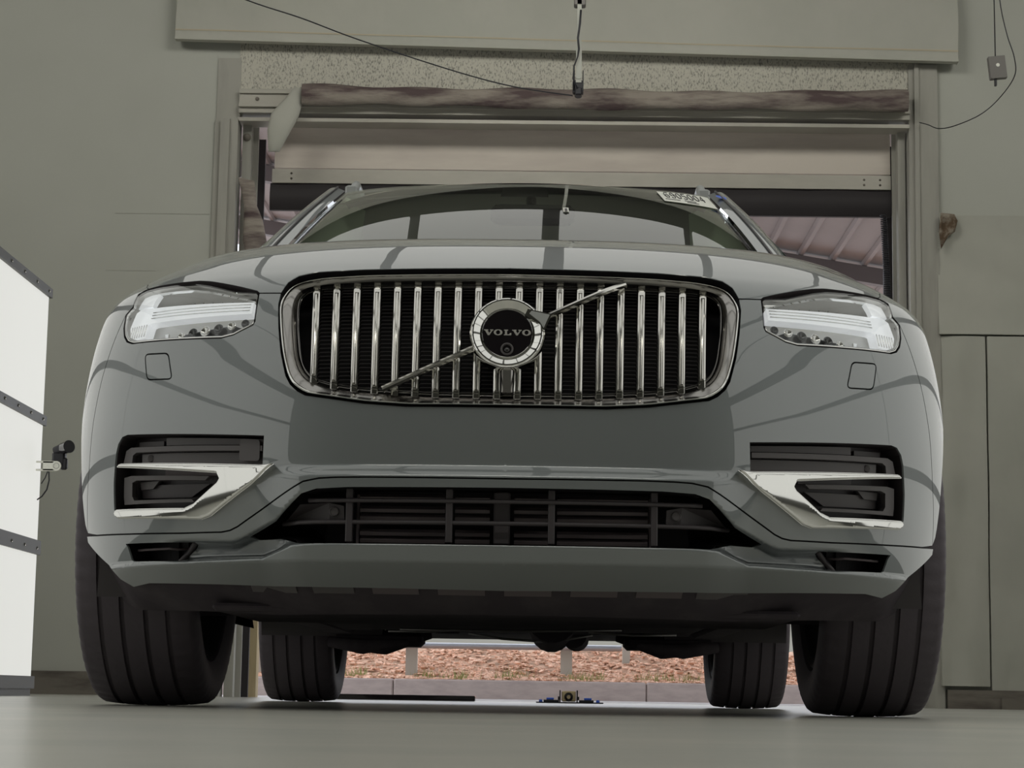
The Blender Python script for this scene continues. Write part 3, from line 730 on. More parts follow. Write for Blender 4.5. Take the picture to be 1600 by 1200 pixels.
# ---- wheels
def wheel(x, y):
    R = .377; hw = .134; sx = 1 if x > 0 else -1
    prof = []  # from inner bead to outer bead, across the tread
    side = [(.268, -hw*.78), (.275, -hw*.90), (.300, -hw*.985), (.335, -hw*.995), (.352, -hw*.975), (.364, -hw*.93)]
    prof += side
    gs = [-.074, -.026, .026, .074]; xs = -hw*.86
    def rr(a): return R-.0045*(abs(a)/(.1))**2.8
    prof.append((rr(xs), xs))
    for g_ in gs:
        w = .0055; prof += [(rr(g_-w), g_-w), (R-.009, g_-w+.0015), (R-.009, g_+w-.0015), (rr(g_+w), g_+w)]
    prof.append((rr(-xs), -xs)); prof += [(r, -a) for r, a in side[::-1]]
    n = 240
    b = B().lathe(prof, (x, y, R), 'x', n)
    # lateral cuts on the shoulders
    tyre_v = b.V
    L = len(prof); sh = [i for i, (r, a) in enumerate(prof) if abs(a) >= hw*.72 and r > .345]
    for i in sh:
        for k in range(n):
            if k % 4 == 0:
                v = tyre_v[i*n+k]; d = Vector((0, v[1]-y, v[2]-R)); d *= (1-.004/d.length); tyre_v[i*n+k] = (v[0], y+d.y, R+d.z)
    hub = B().lathe([(.268, -.115), (.262, -.120), (.250, -.112), (.238, -.07), (.232, .06), (.245, .10), (.266, .118), (.268, .11)], (x, y, R), 'x', 60)
    root = hub.build('wheel', 'rim', car, auto=40)
    B.build(b, 'tyre', 'rubber', root, auto=35)
    # spokes
    sp = B(); xo = x+sx*.075
    sp.lathe([(.001, -.02), (.07, -.02), (.075, .015), (.06, .03), (.001, .03)], (xo, y, R), 'x', 24)
    for k in range(10):
        a = 2*PI*k/10; c, s_ = math.cos(a), math.sin(a)
        def f(v): return (xo+v[0], y+v[1]*c-v[2]*s_, R+v[1]*s_+v[2]*c)
        sp.add([f(v) for v in [(-.01, .05, -.022), (-.01, .245, -.012), (-.01, .245, .012), (-.01, .05, .022), (.02, .05, -.016), (.03, .245, -.008), (.03, .245, .008), (.02, .05, .016)]], [(0, 1, 2, 3), (4, 7, 6, 5), (0, 4, 5, 1), (1, 5, 6, 2), (2, 6, 7, 3), (3, 7, 4, 0)])
    sp.build('spokes', 'rim', root, auto=30)
    B().lathe([(.02, -.02), (.185, -.02), (.185, .01), (.02, .01)], (x-sx*.01, y, R), 'x', 40).build('brake_disc', 'under_metal', root, auto=30)
    # arch liner
    li = B(); 
    for k in range(33):
        a = -.35+(PI+.7)*k/32
        yy = y+.42*math.cos(a); zz = .377+.42*math.sin(a)
        xo_ = .93 if y > 6 or yy > 5 else float(S(s_of_y(yy, max(zz, .36)), max(zz, .36))[0])-.03
        for xx in (sx*.50, sx*xo_): li.V.append((xx, yy, zz))
    li.F += [(2*k, 2*k+1, 2*k+3, 2*k+2) for k in range(32)]
    n0 = len(li.V)
    li.V += [(sx*.50, y+.42*math.cos(-.35+(PI+.7)*k/32), .377+.42*math.sin(-.35+(PI+.7)*k/32)) for k in range(33)]; li.F.append(tuple(range(n0, n0+33)))
    li.build('arch_liner', 'black_plastic', car, True)
for x in (-.819, .819):
    for y in (5.0, 8.0): wheel(x, y)

# ---- body sides behind the front wheel centre
def belt(y): return float(np.interp(y, [5.0, 5.07, 5.24, 5.52, 5.7, 7.5, 9.05], [.86, .925, .945, .975, .995, 1.05, 1.10]))
def side_x(y, z):
    x = np.interp(z, [.15, .25, .35, .5, .7, .86, .95, 1.10], [.93, .957, .972, .985, .978, .948, .915, .885])
    x = x*(1-.10*max(0, (y-8.45)/.6)**2.2)
    if 5.5 < y < 7.6: x -= .018*math.exp(-((z-.42)/.12)**2)*min(1, (y-5.5)/.15)*min(1, (7.6-y)/.15)
    return float(x)
def arch_poly(yc, r=.412):
    return [(yc+r*math.cos(PI-t), .377+r*math.sin(PI-t)) for t in np.linspace(-.45, PI+.45, 40)]
for sx in (1, -1):
    A1 = [(5.0+.412*math.cos(t), .377+.412*math.sin(t)) for t in np.linspace(PI/2, -.30, 20)]
    A2 = [(8.0+.412*math.cos(t), .377+.412*math.sin(t)) for t in np.linspace(PI+.30, -.30, 36)]
    outer = [(5.0, .862), (5.0, .789)]+A1[1:]+A2+[(8.85, .28), (9.05, .33)]+[(y, belt(y)) for y in (9.05, 8.4, 7.5, 6.6, 5.7, 5.52, 5.24, 5.07)]
    V, T = tri_domain(densify(outer, .05), [], .06, .05)
    P = [(sx*side_x(y, z), y, z) for y, z in V]
    e = .004; Nn = []
    for y, z in V:
        dy = (side_x(y+e, z)-side_x(y-e, z))/(2*e); dz = (side_x(y, z+e)-side_x(y, z-e))/(2*e); n_ = Vector((sx, -dy, -dz)).normalized(); Nn.append(tuple(n_))
    mesh('body_side', P, T.tolist(), 'paint', car, normals=Nn)
    # shoulder from the belt in to the glass
    ys = np.linspace(5.55, 9.0, 30)
    B().grid(lambda y, t: (sx*(side_x(y, belt(y))*(1-t)+(.80-.10*max(0, (y-8.4)/.6))*t), y, belt(y)+.05*math.sin(t*PI/2)), ys, np.linspace(0, 1, 5)).build('shoulder', 'paint', car, True)
    # door gaps as dark grooves
    for yy in (5.62, 6.72, 7.62):
        B().tube([(sx*(side_x(yy, z)+.0005), yy+(.10*(z-.6) if yy < 6 else 0), z) for z in np.linspace(.33, belt(yy)-.01, 14)], .003, 5).build('door_gap', 'black', car)
    for yy in (6.45, 7.45):
        B().tube([(sx*(side_x(yy, .86)+.0), yy-.12, .87), (sx*(side_x(yy, .86)+.035), yy-.09, .875), (sx*(side_x(yy, .86)+.035), yy+.06, .88), (sx*(side_x(yy, .86)), yy+.09, .88)], .012, 8).build('door_handle', 'paint', car, True)
    # side glass and pillars
    def roofedge(y): return np.array([sx*float(np.interp(y, [6.5, 7.4, 8.7], [.632, .645, .60])), y, float(np.interp(y, [5.7, 6.0, 6.6, 7.2, 8.2, 8.75], [1.20, 1.36, 1.612, 1.665, 1.655, 1.60]))])
    def sg(y, t):
        lo = np.array([sx*.80, y, belt(y)+.05]); hi = roofedge(y)
        if y < 6.6: k = (y-5.72)/.88; hi = np.array([sx*(.735*(1-k)+.635*k), y, 1.225*(1-k)+1.612*k])
        return tuple(lo*(1-t)+hi*t+np.array([sx*.03*math.sin(PI*t), 0, 0]))
    B().grid(sg, np.linspace(5.78, 8.55, 24), np.linspace(0, 1, 7)).build('side_window', 'side_glass', car, True)
    for (ya, yb) in ((6.68, 6.80), (7.66, 7.76), (8.45, 8.9)):
        B().grid(lambda y, t: tuple(np.array(sg(y, t))+np.array([sx*.004, 0, 0])), np.linspace(ya, yb, 3), np.linspace(0, 1, 7)).build('side_pillar', 'frit' if yb < 8.5 else 'paint', car, True)
    # A pillar: painted outer strip
    ts = np.linspace(0, 1, 12)
    def pil(u, t):
        a = np.array([sx*.668, 5.635, 1.185])*(1-t)+np.array([sx*.572, 6.565, 1.603])*t; o = np.array([sx*.752, 5.66, 1.175])*(1-t)+np.array([sx*.640, 6.62, 1.612])*t
        n_ = np.array([sx*.35, -.35, .87]); return tuple(a*(1-u)+o*u+n_*.014*math.sin(PI*u)+np.array([0, 0, .012*math.sin(PI*t)]))
    B().grid(pil, np.linspace(0, 1, 9), ts).build('windscreen_pillar', 'paint', car, True)
    B().tube([tuple(np.array(pil(.30, t))+np.array([0, -.002, .003])) for t in ts], .003, 6).build('pillar_moulding', 'black_plastic', car, True)
    B().grid(lambda u, t: tuple(np.array([sx*.665, 5.66, 1.17])*(1-t)*(1-u)+np.array([sx*.57, 6.57, 1.585])*t*(1-u)+(np.array([sx*.50, 6.15, 1.17])*(1-t)+np.array([sx*.53, 6.85, 1.62])*t)*u), np.linspace(0, 1, 3), np.linspace(0, 1, 5)).build('pillar_trim', 'trim_light', car, True)  # added pale panel inside the glass, imitating the bright reflection beside the pillar
    # roof rail
    rail = B()
    pts = [(sx*.575, 6.86, 1.645), (sx*.577, 6.93, 1.700), (sx*.580, 7.02, 1.732), (sx*.582, 7.2, 1.745), (sx*.588, 7.8, 1.748), (sx*.58, 8.3, 1.735), (sx*.575, 8.5, 1.68)]
    rail.tube(pts, [.012, .016, .015, .013, .013, .013, .012], 10); rail.bbox(min(sx*.56, sx*.60), max(sx*.56, sx*.60), 6.84, 6.98, 1.64, 1.69, .006)
    rail.build('roof_rail', 'rail_grey', car, auto=40)
    # door mirror
    mir = B(); mc = np.array([sx*.905, 5.90, 1.115])
    V = []; F_ = []; nu, nv = 16, 9
    for j in range(nv):
        f = -PI/2+PI*j/(nv-1)
        for i in range(nu):
            a = 2*PI*i/nu; cx, cy, cz = math.copysign(abs(math.cos(a))**.7, math.cos(a))*math.cos(f), math.copysign(abs(math.sin(a))**.8, math.sin(a))*math.cos(f), math.sin(f)
            V.append((mc[0]+.085*cx, mc[1]+.10*cy, mc[2]+.065*math.copysign(abs(cz)**.8, cz)))
    F_ = [(j*nu+i, j*nu+(i+1) % nu, (j+1)*nu+(i+1) % nu, (j+1)*nu+i) for j in range(nv-1) for i in range(nu)]
    mm_ = mesh('door_mirror', V, F_, 'paint', car, True)
    B().bbox(min(sx*.82, sx*.90), max(sx*.82, sx*.90), 5.86, 5.93, 1.035, 1.075, .008).build('mirror_arm', 'black_plastic', mm_)
# roof
def zroof(x, y): return float(np.interp(y, [6.42, 6.55, 6.8, 7.2, 7.6, 8.2, 8.6, 8.85], [1.600, 1.634, 1.660, 1.688, 1.695, 1.690, 1.668, 1.63]))-.022*(abs(x)/.6)**2-.030*(abs(x)/.63)**8
def roofp(u, y):
    yy = y+(.17*u*u*(1-min(1, (y-6.42)/1.2)) if y < 7.6 else 0); x = u*.63
    return (x, yy, zroof(x, y))
rb = B().grid(roofp, np.linspace(-1, 1, 33), np.concatenate([np.linspace(6.42, 7.0, 16), np.linspace(7.1, 8.85, 14)]))
nb = 33
rb.build('roof', 'paint', car, True)
rb = B().grid(lambda u, t: tuple(np.array(roofp(u, 6.42))+np.array([0, .03*t, -.018*t])), np.linspace(-1, 1, 33), (0, .5, 1)); rb.build('roof_front_edge', 'black_plastic', car, True)
# windscreen
def wind(a, t, o=0.0):
    e8 = .035*a**8; lo = np.array([a*.668, 5.42+.19*a*a+e8, 1.150+.03*a*a]); hi = np.array([a*.572, 6.415+.125*a*a+e8, 1.596+.004*a*a])
    p = lo*(1-t)+hi*t; return p+np.array([0, -.405, .914])*(.012*math.sin(PI*t)*(1-.3*a*a)+o)
B().grid(lambda a, t: tuple(wind(a, t)), np.linspace(-1, 1, 41), np.linspace(0, 1, 25)).build('windscreen', 'wind_glass', car, True)
for sx in (1, -1):
    B().grid(lambda a, t: tuple(wind(sx*a, t, -.004)), np.linspace(.975, 1.0, 4), np.linspace(0, 1, 16)).build('frit_border', 'frit', car, True)
B().grid(lambda a, t: tuple(wind(a, t, -.004)), np.linspace(-1, 1, 30), np.linspace(.955, 1.0, 3)).build('frit_border', 'frit', car, True)
B().grid(lambda a, t: tuple(wind(a, t, -.005)), np.linspace(-.12, .12, 8), np.linspace(.80, .96, 6)).build('sensor_shade', 'frit', car, True)
b = B().bbox(-.10, .15, 6.20, 6.25, 1.425, 1.485, .015); b.tube([(.02, 6.23, 1.48), (.02, 6.27, 1.515)], .015, 8); b.build('rear_view_mirror', 'black_plastic', car, auto=30)
# interior
B().grid(lambda x, y: (x, y, zroof(x, y)-.035), np.linspace(-.60, .60, 13), np.linspace(6.45, 8.7, 12)).build('headliner', 'headliner', car, True)
b = B(); b.bbox(-.70, .70, 5.62, 6.15, 1.02, 1.10, .02); b.bbox(-.72, .72, 6.1, 6.3, .6, 1.06, .03); b.build('dashboard', 'black_plastic', car, auto=30)
for sx in (1, -1):
    b = B(); b.bbox(sx*.37-.24, sx*.37+.24, 6.9, 7.4, .55, .70, .05); b.bbox(sx*.37-.23, sx*.37+.23, 7.35, 7.50, .65, 1.22, .05); b.bbox(sx*.37-.13, sx*.37+.13, 7.38, 7.48, 1.25, 1.42, .03)
    b.build('front_seat', 'seat', car, auto=30)
b = B(); b.bbox(-.68, .68, 8.1, 8.3, .6, 1.2, .05); b.build('rear_seat', 'seat', car, auto=30)
# cowl, tailgate
B().grid(lambda a, t: tuple(np.array([a*.85*(1-.2*t), 5.44+.22*a*a+.05*t, 1.155-.02-.13*abs(a)**6-.02*t])), np.linspace(-1, 1, 21), (0, .5, 1)).build('cowl', 'black_plastic', car, True)
for k, (x0, x1) in enumerate(((-.55, .02), (.02, .58))):
    B().tube([tuple(wind(x0, .03, .008)), tuple(wind((x0+x1)/2, .035, .02)), tuple(wind(x1*.95, .03, .012))], .006, 6).build('wiper', 'black_plastic', car, True)
def tail(a, t):
    z = .28+t*(1.63-.28); w = float(np.interp(z, [.28, .5, 1.05, 1.15, 1.62], [.86, .89, .86, .80, .60])); y = float(np.interp(z, [.28, .5, .9, 1.1, 1.62], [9.02, 9.08, 9.06, 9.04, 8.86]))-.05*a*a
    return (a*w, y, z)
B().grid(tail, np.linspace(-1, 1, 15), np.linspace(0, 1, 15)).build('tailgate', 'paint', car, True)
# windscreen stickers (a, t on the glass)
STK = dict(tl=(.700, .955), tr=(.985, .960), br=(.985, .755), bl=(.712, .790))
def onw(a, t, o=.003): return tuple(wind(a, t, o))
def stk(u, w, o=.003):
    a = (STK['tl'][0]*(1-u)+STK['tr'][0]*u)*(1-w)+(STK['bl'][0]*(1-u)+STK['br'][0]*u)*w
    t = (STK['tl'][1]*(1-u)+STK['tr'][1]*u)*(1-w)+(STK['bl'][1]*(1-u)+STK['br'][1]*u)*w
    return onw(a, t, o)
st = B().grid(lambda u, w: stk(u, w), np.linspace(0, 1, 9), np.linspace(0, 1, 4)).build('windscreen_label', 'label_white', car)
st['label'] = 'white paper label printed 6905004'
SEG = {'6': [[(1, .9), (.7, 1), (.3, 1), (0, .7), (0, .3), (.3, 0), (.7, 0), (1, .25), (.7, .55), (.3, .55), (.02, .38)]], '9': [[(0, .1), (.3, 0), (.7, 0), (1, .3), (1, .7), (.7, 1), (.3, 1), (0, .75), (.3, .45), (.7, .45), (.98, .62)]],
       '0': [[(.5, 0), (.15, .1), (0, .4), (0, .6), (.15, .9), (.5, 1), (.85, .9), (1, .6), (1, .4), (.85, .1), (.5, 0)]], '5': [[(.95, 1), (.1, 1), (.05, .55), (.6, .6), (1, .35), (.9, .1), (.5, 0), (0, .1)]],
       '4': [[(.75, 0), (.75, 1), (0, .3), (1, .3)]]}
b = B()
for i, ch in enumerate('6905004'):
    for pl in SEG[ch]:
        b.tube([stk(.10+i*.113+p[0]*.076, .10+(1-p[1])*.50, .004) for p in pl], .0013, 5)
b.build('label_number', 'ink', st)
b = B()
for (u0, u1, w) in ((.06, .36, .78), (.42, .66, .76), (.45, .70, .89)):
    n = int((u1-u0)/.028)
    for k in range(n):
        u = u0+k*.028; b.tube([stk(u, w-.03, .004), stk(u+.006, w+.03, .004), stk(u+.014, w-.02, .004)], .0009, 4)
b.build('label_small_print', 'ink', st)
B().grid(lambda r, th: (.607+.019*r*math.cos(th), 6.46+.010*r*math.cos(th)+.024*r*math.sin(th), 1.572+.010*r*math.sin(th)-.002*r*math.cos(th)), np.linspace(.02, 1, 4), np.linspace(0, 2*PI, 24)).build('blue_sticker', 'label_blue', car)
B().grid(lambda u, t: onw(u, t, .003), (.187, .213), (.54, .60)).build('toll_tag', 'label_white', car)
B().grid(lambda u, t: onw(u, t, .005), (.194, .206), (.54, .58)).build('toll_tag_mark', 'black_plastic', car)

# ================================================================== ROOM
def struct(o): o['kind'] = 'structure'; return o
DY = 11.6      # inner face of the door wall
XL, XR, ZT = -1.68, 2.06, 3.37
struct(B().box(-5, 5, -6, DY+.25, -.12, 0).build('floor', 'floor'))
b = B()
b.box(-5, XL-.13, DY, DY+.25, 0, 4.7); b.box(XR+.16, 5, DY, DY+.25, 0, 4.7); b.box(XL-.13, XR+.16, DY, DY+.25, 3.56, 4.7)
struct(b.build('wall_back', 'wall'))
struct(B().box(-5.2, -5, -6, DY+.25, -.12, 4.7).build('wall_left', 'wall')); struct(B().box(5, 5.2, -6, DY+.25, -.12, 4.7).build('wall_right', 'wall'))
struct(B().box(-5.2, 5.2, -6.2, -6, -.12, 4.7).build('wall_front', 'dark_wall'))
struct(B().box(-5.2, 5.2, -6.2, DY+.25, 4.7, 4.9).build('ceiling', 'ceiling'))
# baseboards
b = B().box(-5, XL-.14, DY-.03, DY, 0, .06); b.box(-5, XL-.14, DY-.018, DY, .06, .125); struct(b.build('baseboard_left', 'kerb_dark'))
b = B().box(XR+.17, 5, DY-.05, DY, 0, .10); b.box(XR+.45, 5, DY-.08, DY, 0, .06); struct(b.build('baseboard_right', 'kerb_dark'))
# door jambs: several strips, one moulding on each side
b = B()
for (x0, x1, y0) in ((XL-.135, XL-.095, DY-.02), (XL-.10, XL-.05, DY-.05), (XL-.055, XL-.005, DY-.03)): b.box(x0, x1, y0, DY+.12, 0, 3.2)
b.box(XL-.13, XL-.0, DY-.012, DY+.1, 3.2, 3.56)
struct(b.build('trim_1', 'jamb'))
b = B()
for (x0, x1, y0) in ((XR, XR+.035, DY-.02), (XR+.03, XR+.055, DY-.04), (XR+.05, XR+.16, DY-.028)): b.box(x0, x1, y0, DY+.12, 0, 3.56)
struct(b.build('trim_2', 'jamb'))
for i_, (x0_, x1_, z_) in enumerate(((-2.36, -1.83, 2.66), (-2.40, -2.12, 2.335))):
    struct(B().box(x0_, x1_, DY-.0015, DY, z_, z_+.003).build('trim_%d' % (4+i_), 'jamb'))
# stained board over the opening
struct(B().box(XL-.01, XR+.02, DY-.01, DY+.12, 3.36, 3.66).build('trim_3', 'mottled'))
# curtain (valance) over the door
def curt(u, w):
    x = -2.045+u*(2.325+2.045); zb = 3.638-u*.085
    z = zb+w*(4.6-zb); y = DY-.10-.035*math.sin(u*7+w*5)*w-.05*math.sin(u*17-w*9+2*math.sin(u*5))*w*(1-.4*w)-.02*math.sin(u*34+w*22)*w-.012*math.exp(-w*30)
    return (x, y, z)
cu = B().grid(curt, np.linspace(0, 1, 90), np.concatenate([[0, .01, .02, .028], np.linspace(.04, 1, 30)]))
n = 90
cu.grid(lambda u, w: tuple(np.array(curt(u, w))+np.array([0, .05, 0])), np.linspace(0, 1, 90), (0, 1))
cu.grid(lambda t, w: tuple(np.array(curt(0, w))+np.array([0, .07*t, 0])), (0, 1), np.linspace(0, 1, 8)).grid(lambda t, w: tuple(np.array(curt(1, w))+np.array([0, .07*t, 0])), (0, 1), np.linspace(0, 1, 8))
cu.grid(lambda u, t: tuple(np.array(curt(u, 0))+np.array([0, .05*t, 0])), np.linspace(0, 1, 90), (0, 1))
cur = cu.build('vinyl_curtain', 'fabric', None, True); tag(cur, 'pale sheeting hung as a wide band across the wall above the door opening', 'curtain')
B().grid(lambda u, w: tuple(np.array(curt(u, .055+.008*w))+np.array([0, -.003, 0])), np.linspace(0, 1, 90), (0, 1)).build('seam_tape', 'fabric_seam', cur, True)
# roll of sheeting behind the door head, track beam
beam = B()
for (z0, z1, y0) in ((3.345, 3.37, DY-.06), (3.285, 3.345, DY-.045), (3.265, 3.285, DY-.07), (3.235, 3.265, DY-.05), (3.19, 3.21, DY-.04)): beam.box(XL, XR, y0, DY+.10, z0, z1)
bm = beam.build('door_track_beam', 'track'); tag(bm, 'ribbed white metal beam across the top of the door opening', 'beam')
for x in (XL+.10, XR-.07): B().lathe([(.0002, -.004), (.010, -.004), (.012, .006)], (x, DY-.048, 3.315), 'y', 12).build('bolt', 'kerb_dark', bm, True)
def roll(u, t):
    x = XL+.36+u*(XR-XL-.38); a = 2*PI*t; r = .055+.006*math.sin(u*40)+.005*math.sin(u*13+2)
    return (x, DY-.118+r*.7*math.cos(a), 3.325-.012*math.sin(u*PI)+.03*(1-u)*0+r*math.sin(a))
tag(B().grid(roll, np.linspace(0, 1, 60), np.linspace(0, 1, 17)).build('foam_seal', 'stained', None, True), 'brown-stained rolled seal along the beam above the door', 'door seal')
# torn pieces of the seal
def flap(P, th, name, label, m_='stained', nrm=(0, -1, 0)):
    P = [np.array(p, float) for p in P]; n_ = len(P); c = sum(P)/n_; V = []; F_ = []
    rings = [(1, 0), (1, th*.5), (.8, th), (.35, th*1.25)]
    for (k, o) in rings: V += [tuple(c+(p-c)*k+np.array(nrm)*o) for p in P]
    for r in range(3): F_ += [(r*n_+i, r*n_+(i+1) % n_, (r+1)*n_+(i+1) % n_, (r+1)*n_+i) for i in range(n_)]
    F_ += [tuple(range(3*n_, 4*n_)), tuple(range(n_))[::-1]]
    return tag(mesh(name, V, F_, m_, None, True, auto=60), label, 'seal flap')
flap([(-1.365, DY-.09, 3.37), (-1.30, DY-.09, 3.36), (-1.34, DY-.09, 3.20), (-1.44, DY-.09, 3.00), (-1.50, DY-.09, 3.00), (-1.51, DY-.09, 3.12), (-1.49, DY-.09, 3.22), (-1.41, DY-.09, 3.31)], .03, 'torn_flap', 'torn pale flap hanging from the left end of the stained roll above the door', 'fabric')
flap([(-1.668, DY-.05, 2.86), (-1.58, DY-.05, 2.84), (-1.56, DY-.05, 2.70), (-1.525, DY-.05, 2.62), (-1.50, DY-.05, 2.50), (-1.55, DY-.05, 2.40), (-1.60, DY-.05, 2.36), (-1.63, DY-.05, 2.50), (-1.63, DY-.05, 2.70)], .03, 'torn_flap', 'crumpled torn flap peeling off the left door jamb behind the roof of the car', 'stained')
# sectional door, rolled up
dr = empty('sectional_door', (.2, DY+.25, 2.72), 'raised overhead sectional door with a thick black rubber bottom seal', 'garage door')
xa, xb = -1.50, 1.985
b = B(); b.box(xa, xb, DY+.17, DY+.21, 2.975, 3.22); b.box(xa, xb, DY+.155, DY+.17, 3.10, 3.115) if False else None
b.build('door_section', 'door_panel', dr)
b = B().box(xa-.01, xb, DY+.155, DY+.20, 2.885, 2.965); b.build('bottom_rail', 'track', dr)
b = B(); N_ = 60
def sealp(u, t): return (xa-.02+u*(xb-xa+.02), DY+.17-.02*math.sin(t*PI)+.004*math.sin(u*60), 2.885-.155*t)
b.grid(sealp, np.linspace(0, 1, N_), np.linspace(0, 1, 6)); b.grid(lambda u, t: (sealp(u, t)[0], DY+.20, sealp(u, t)[2]), (0, 1), (0, 1)); b.grid(lambda u, t: (sealp(u, 1)[0], DY+.17+.03*t, sealp(u, 1)[2]), np.linspace(0, 1, N_), (0, 1))
b.build('rubber_seal', 'seal', dr, True)
for x in (xa+.10, xa+.10, xb-.15, xb-.06):
    for z in (2.91, 2.94): B().lathe([(.0002, -.003), (.006, -.002), (.007, .004)], (x, DY+.153, z), 'y', 10).build('rivet', 'kerb_dark', dr, True)
# door rails at the sides
for (x0, x1, lab) in ((XL+.01, XL+.06, 'left'), (XR-.05, XR-.01, 'right')):
    r_ = B().box(x0, x1, DY+.06, DY+.16, 0, 3.2); r_.box(x0+(.05 if lab == 'left' else -.02), x1+(.03 if lab == 'left' else -.04), DY+.14, DY+.16, 0, 3.2)
    o = r_.build('door_rail', 'jamb'); tag(o, 'pale vertical metal rail on the %s side of the door opening' % lab, 'door rail')
    x = x0+.02; b = B(); b.box(x1+(.0 if lab == 'left' else -.10), x1+(.06 if lab == 'left' else -.04), DY+.215, DY+.24, .0, 3.15); q = b.build('rubber_edge', 'seal', o)
B().lathe([(.0002, -.01), (.012, -.01), (.014, .0), (.022, .0), (.022, .01)], (XL+.035, DY+.05, 3.12), 'y', 16).build('roller_bolt', 'kerb_dark', bpy.data.objects['door_rail'], True)
# coiled cord
cp = []
for k in range(560):
    t = k/559; a = k*.9; cx = 1.935+.05*t; cp.append((cx+.016*math.cos(a), DY+.12+.016*math.sin(a), 2.735-1.0*t))
tag(B().tube(cp, .0045, 5).build('coiled_cord', 'cable', None, True), 'black coiled cord hanging from the right end of the raised door', 'cord')

# sheeting on the right part of the wall
def sheet(x0, x1, z0, z1, y, seed, name, label, nx=24, nz=30, amp=.012, curl=0):
    rnd = random.Random(seed); ph = [rnd.uniform(0, 6) for _ in range(6)]
    def f(u, w, o=0):
        x = x0+(x1-x0)*u; z = z0+(z1-z0)*w+(curl*math.sin(u*7+ph[0])*(1-w)**6)
        return (x, y+o-amp*(math.sin(u*3+w*4+ph[0])+.6*math.sin(u*7-w*5+ph[1])+.4*math.sin(w*17+u*9+ph[2]))-amp*1.5*(1-w)**8, z)
    b = B().grid(f, np.linspace(0, 1, nx), np.linspace(0, 1, nz)); b.grid(lambda u, w: (x0+(x1-x0)*u, y+.03, z0+(z1-z0)*w), (0, 1), (0, 1))
    for u in (0, 1): b.grid(lambda t, w, u=u: tuple(np.array(f(u, w))*(1-t)+np.array([x0+(x1-x0)*u, y+.03, z0+(z1-z0)*w])*t), (0, 1), np.linspace(0, 1, nz))
    for w in (0, 1): b.grid(lambda u, t, w=w: tuple(np.array(f(u, w))*(1-t)+np.array([x0+(x1-x0)*u, y+.03, z0+(z1-z0)*w])*t), np.linspace(0, 1, nx), (0, 1))
    return tag(b.build(name, 'fabric', None, True), label, 'wall sheeting')
sheet(2.20, 2.46, .12, 2.02, DY-.035, 3, 'wall_sheeting', 'tall pale sheet on the right wall, directly beside the door jamb')
sheet(2.47, 3.6, .11, 2.02, DY-.038, 5, 'wall_sheeting', 'pale sheet with a curled bottom edge at the far right, lower half of the wall', curl=.03)
sheet(2.21, 3.6, 2.03, 2.70, DY-.030, 8, 'wall_sheeting', 'pale sheet across the right wall above the seam, below the rusty hole', amp=.008)
def rust():
    b = B(); pts = [(2.222, 2.705), (2.30, 2.70), (2.315, 2.66), (2.30, 2.60), (2.26, 2.57), (2.222, 2.50), (2.212, 2.60)]
    n = len(pts); cx, cz = 2.255, 2.63; V = []
    for k, o in ((1, 0), (.85, -.022), (.55, -.004)): V += [(cx+(x-cx)*k, DY-.062+o+.006*math.sin(i*9+k*5), cz+(z-cz)*k) for i, (x, z) in enumerate(pts)]
    F_ = [(r*n+i, r*n+(i+1) % n, (r+1)*n+(i+1) % n, (r+1)*n+i) for r in (0, 1) for i in range(n)]+[tuple(range(2*n, 3*n))]
    return b.add(V, F_)
tag(rust().build('rusty_patch', 'brown', None, True), 'brown rotten patch torn in the sheeting right of the door', 'rusty patch')

# light panels
def pt(y, z): return (0, y, z)
lw = empty('light_wall', (-2.13, 5.0, 0), 'tall wall of glowing white light panels in a grey frame at the left edge', 'light panel')
rw = empty('light_wall', (2.17, 5.0, 0), 'matching wall of glowing white light panels facing the other side of the car', 'light panel')
ROWS = [(.083, .603), (.664, 1.167), (1.209, 1.735)]
for root, sx, X in ((lw, -1, -2.13), (rw, 1, 2.17)):
    y1 = 9.2 if sx < 0 else 8.7; y0 = 1.9
    ys = np.linspace(y0, y1, 6)
    fr = B()
    xo = X+sx*.0
    fr.box(min(X+sx*.02, X+sx*.10), max(X+sx*.02, X+sx*.10), y0-.03, y1+.0, .03, 1.77)
    for z0, z1 in ((.03, .083), (.603, .664), (1.167, 1.209), (1.735, 1.775)): fr.box(min(X-sx*.012, X+sx*.03), max(X-sx*.012, X+sx*.03), y0-.03, y1+.02, z0, z1)
    fr.box(min(X, X+sx*.05), max(X, X+sx*.05), y0, y1, 0, .04)
    fr.build('panel_frame', 'frame', root)
    for (z0, z1) in ROWS:
        for k in range(5):
            B().box(min(X, X+sx*.02), max(X, X+sx*.02), ys[k]+(.006 if k else 0), ys[k+1]-(.006 if k < 4 else 0), z0, z1).build('light_panel', 'panel', root)
    # upper tier, stops short of the far end
    for k in range(3):
        ya, yb = 1.9+k*2.0, 1.9+(k+1)*2.0
        for (z0, z1) in ((1.92, 2.50), (2.54, 3.12)):
            B().box(min(X, X+sx*.02), max(X, X+sx*.02), ya+.006, yb-.006, z0, z1).build('light_panel', 'panel', root)
    B().box(min(X+sx*.02, X+sx*.06), max(X+sx*.02, X+sx*.06), 1.87, 7.93, 1.77, 3.15).build('panel_frame', 'frame', root)
    for z in (.63, 1.19, 1.755):
        for k in range(6): B().lathe([(.0002, -.003), (.006, -.002), (.007, .002)], (X-sx*.014, 8.05+k*.22, z), 'x', 8).build('screw', 'satin', root, True)
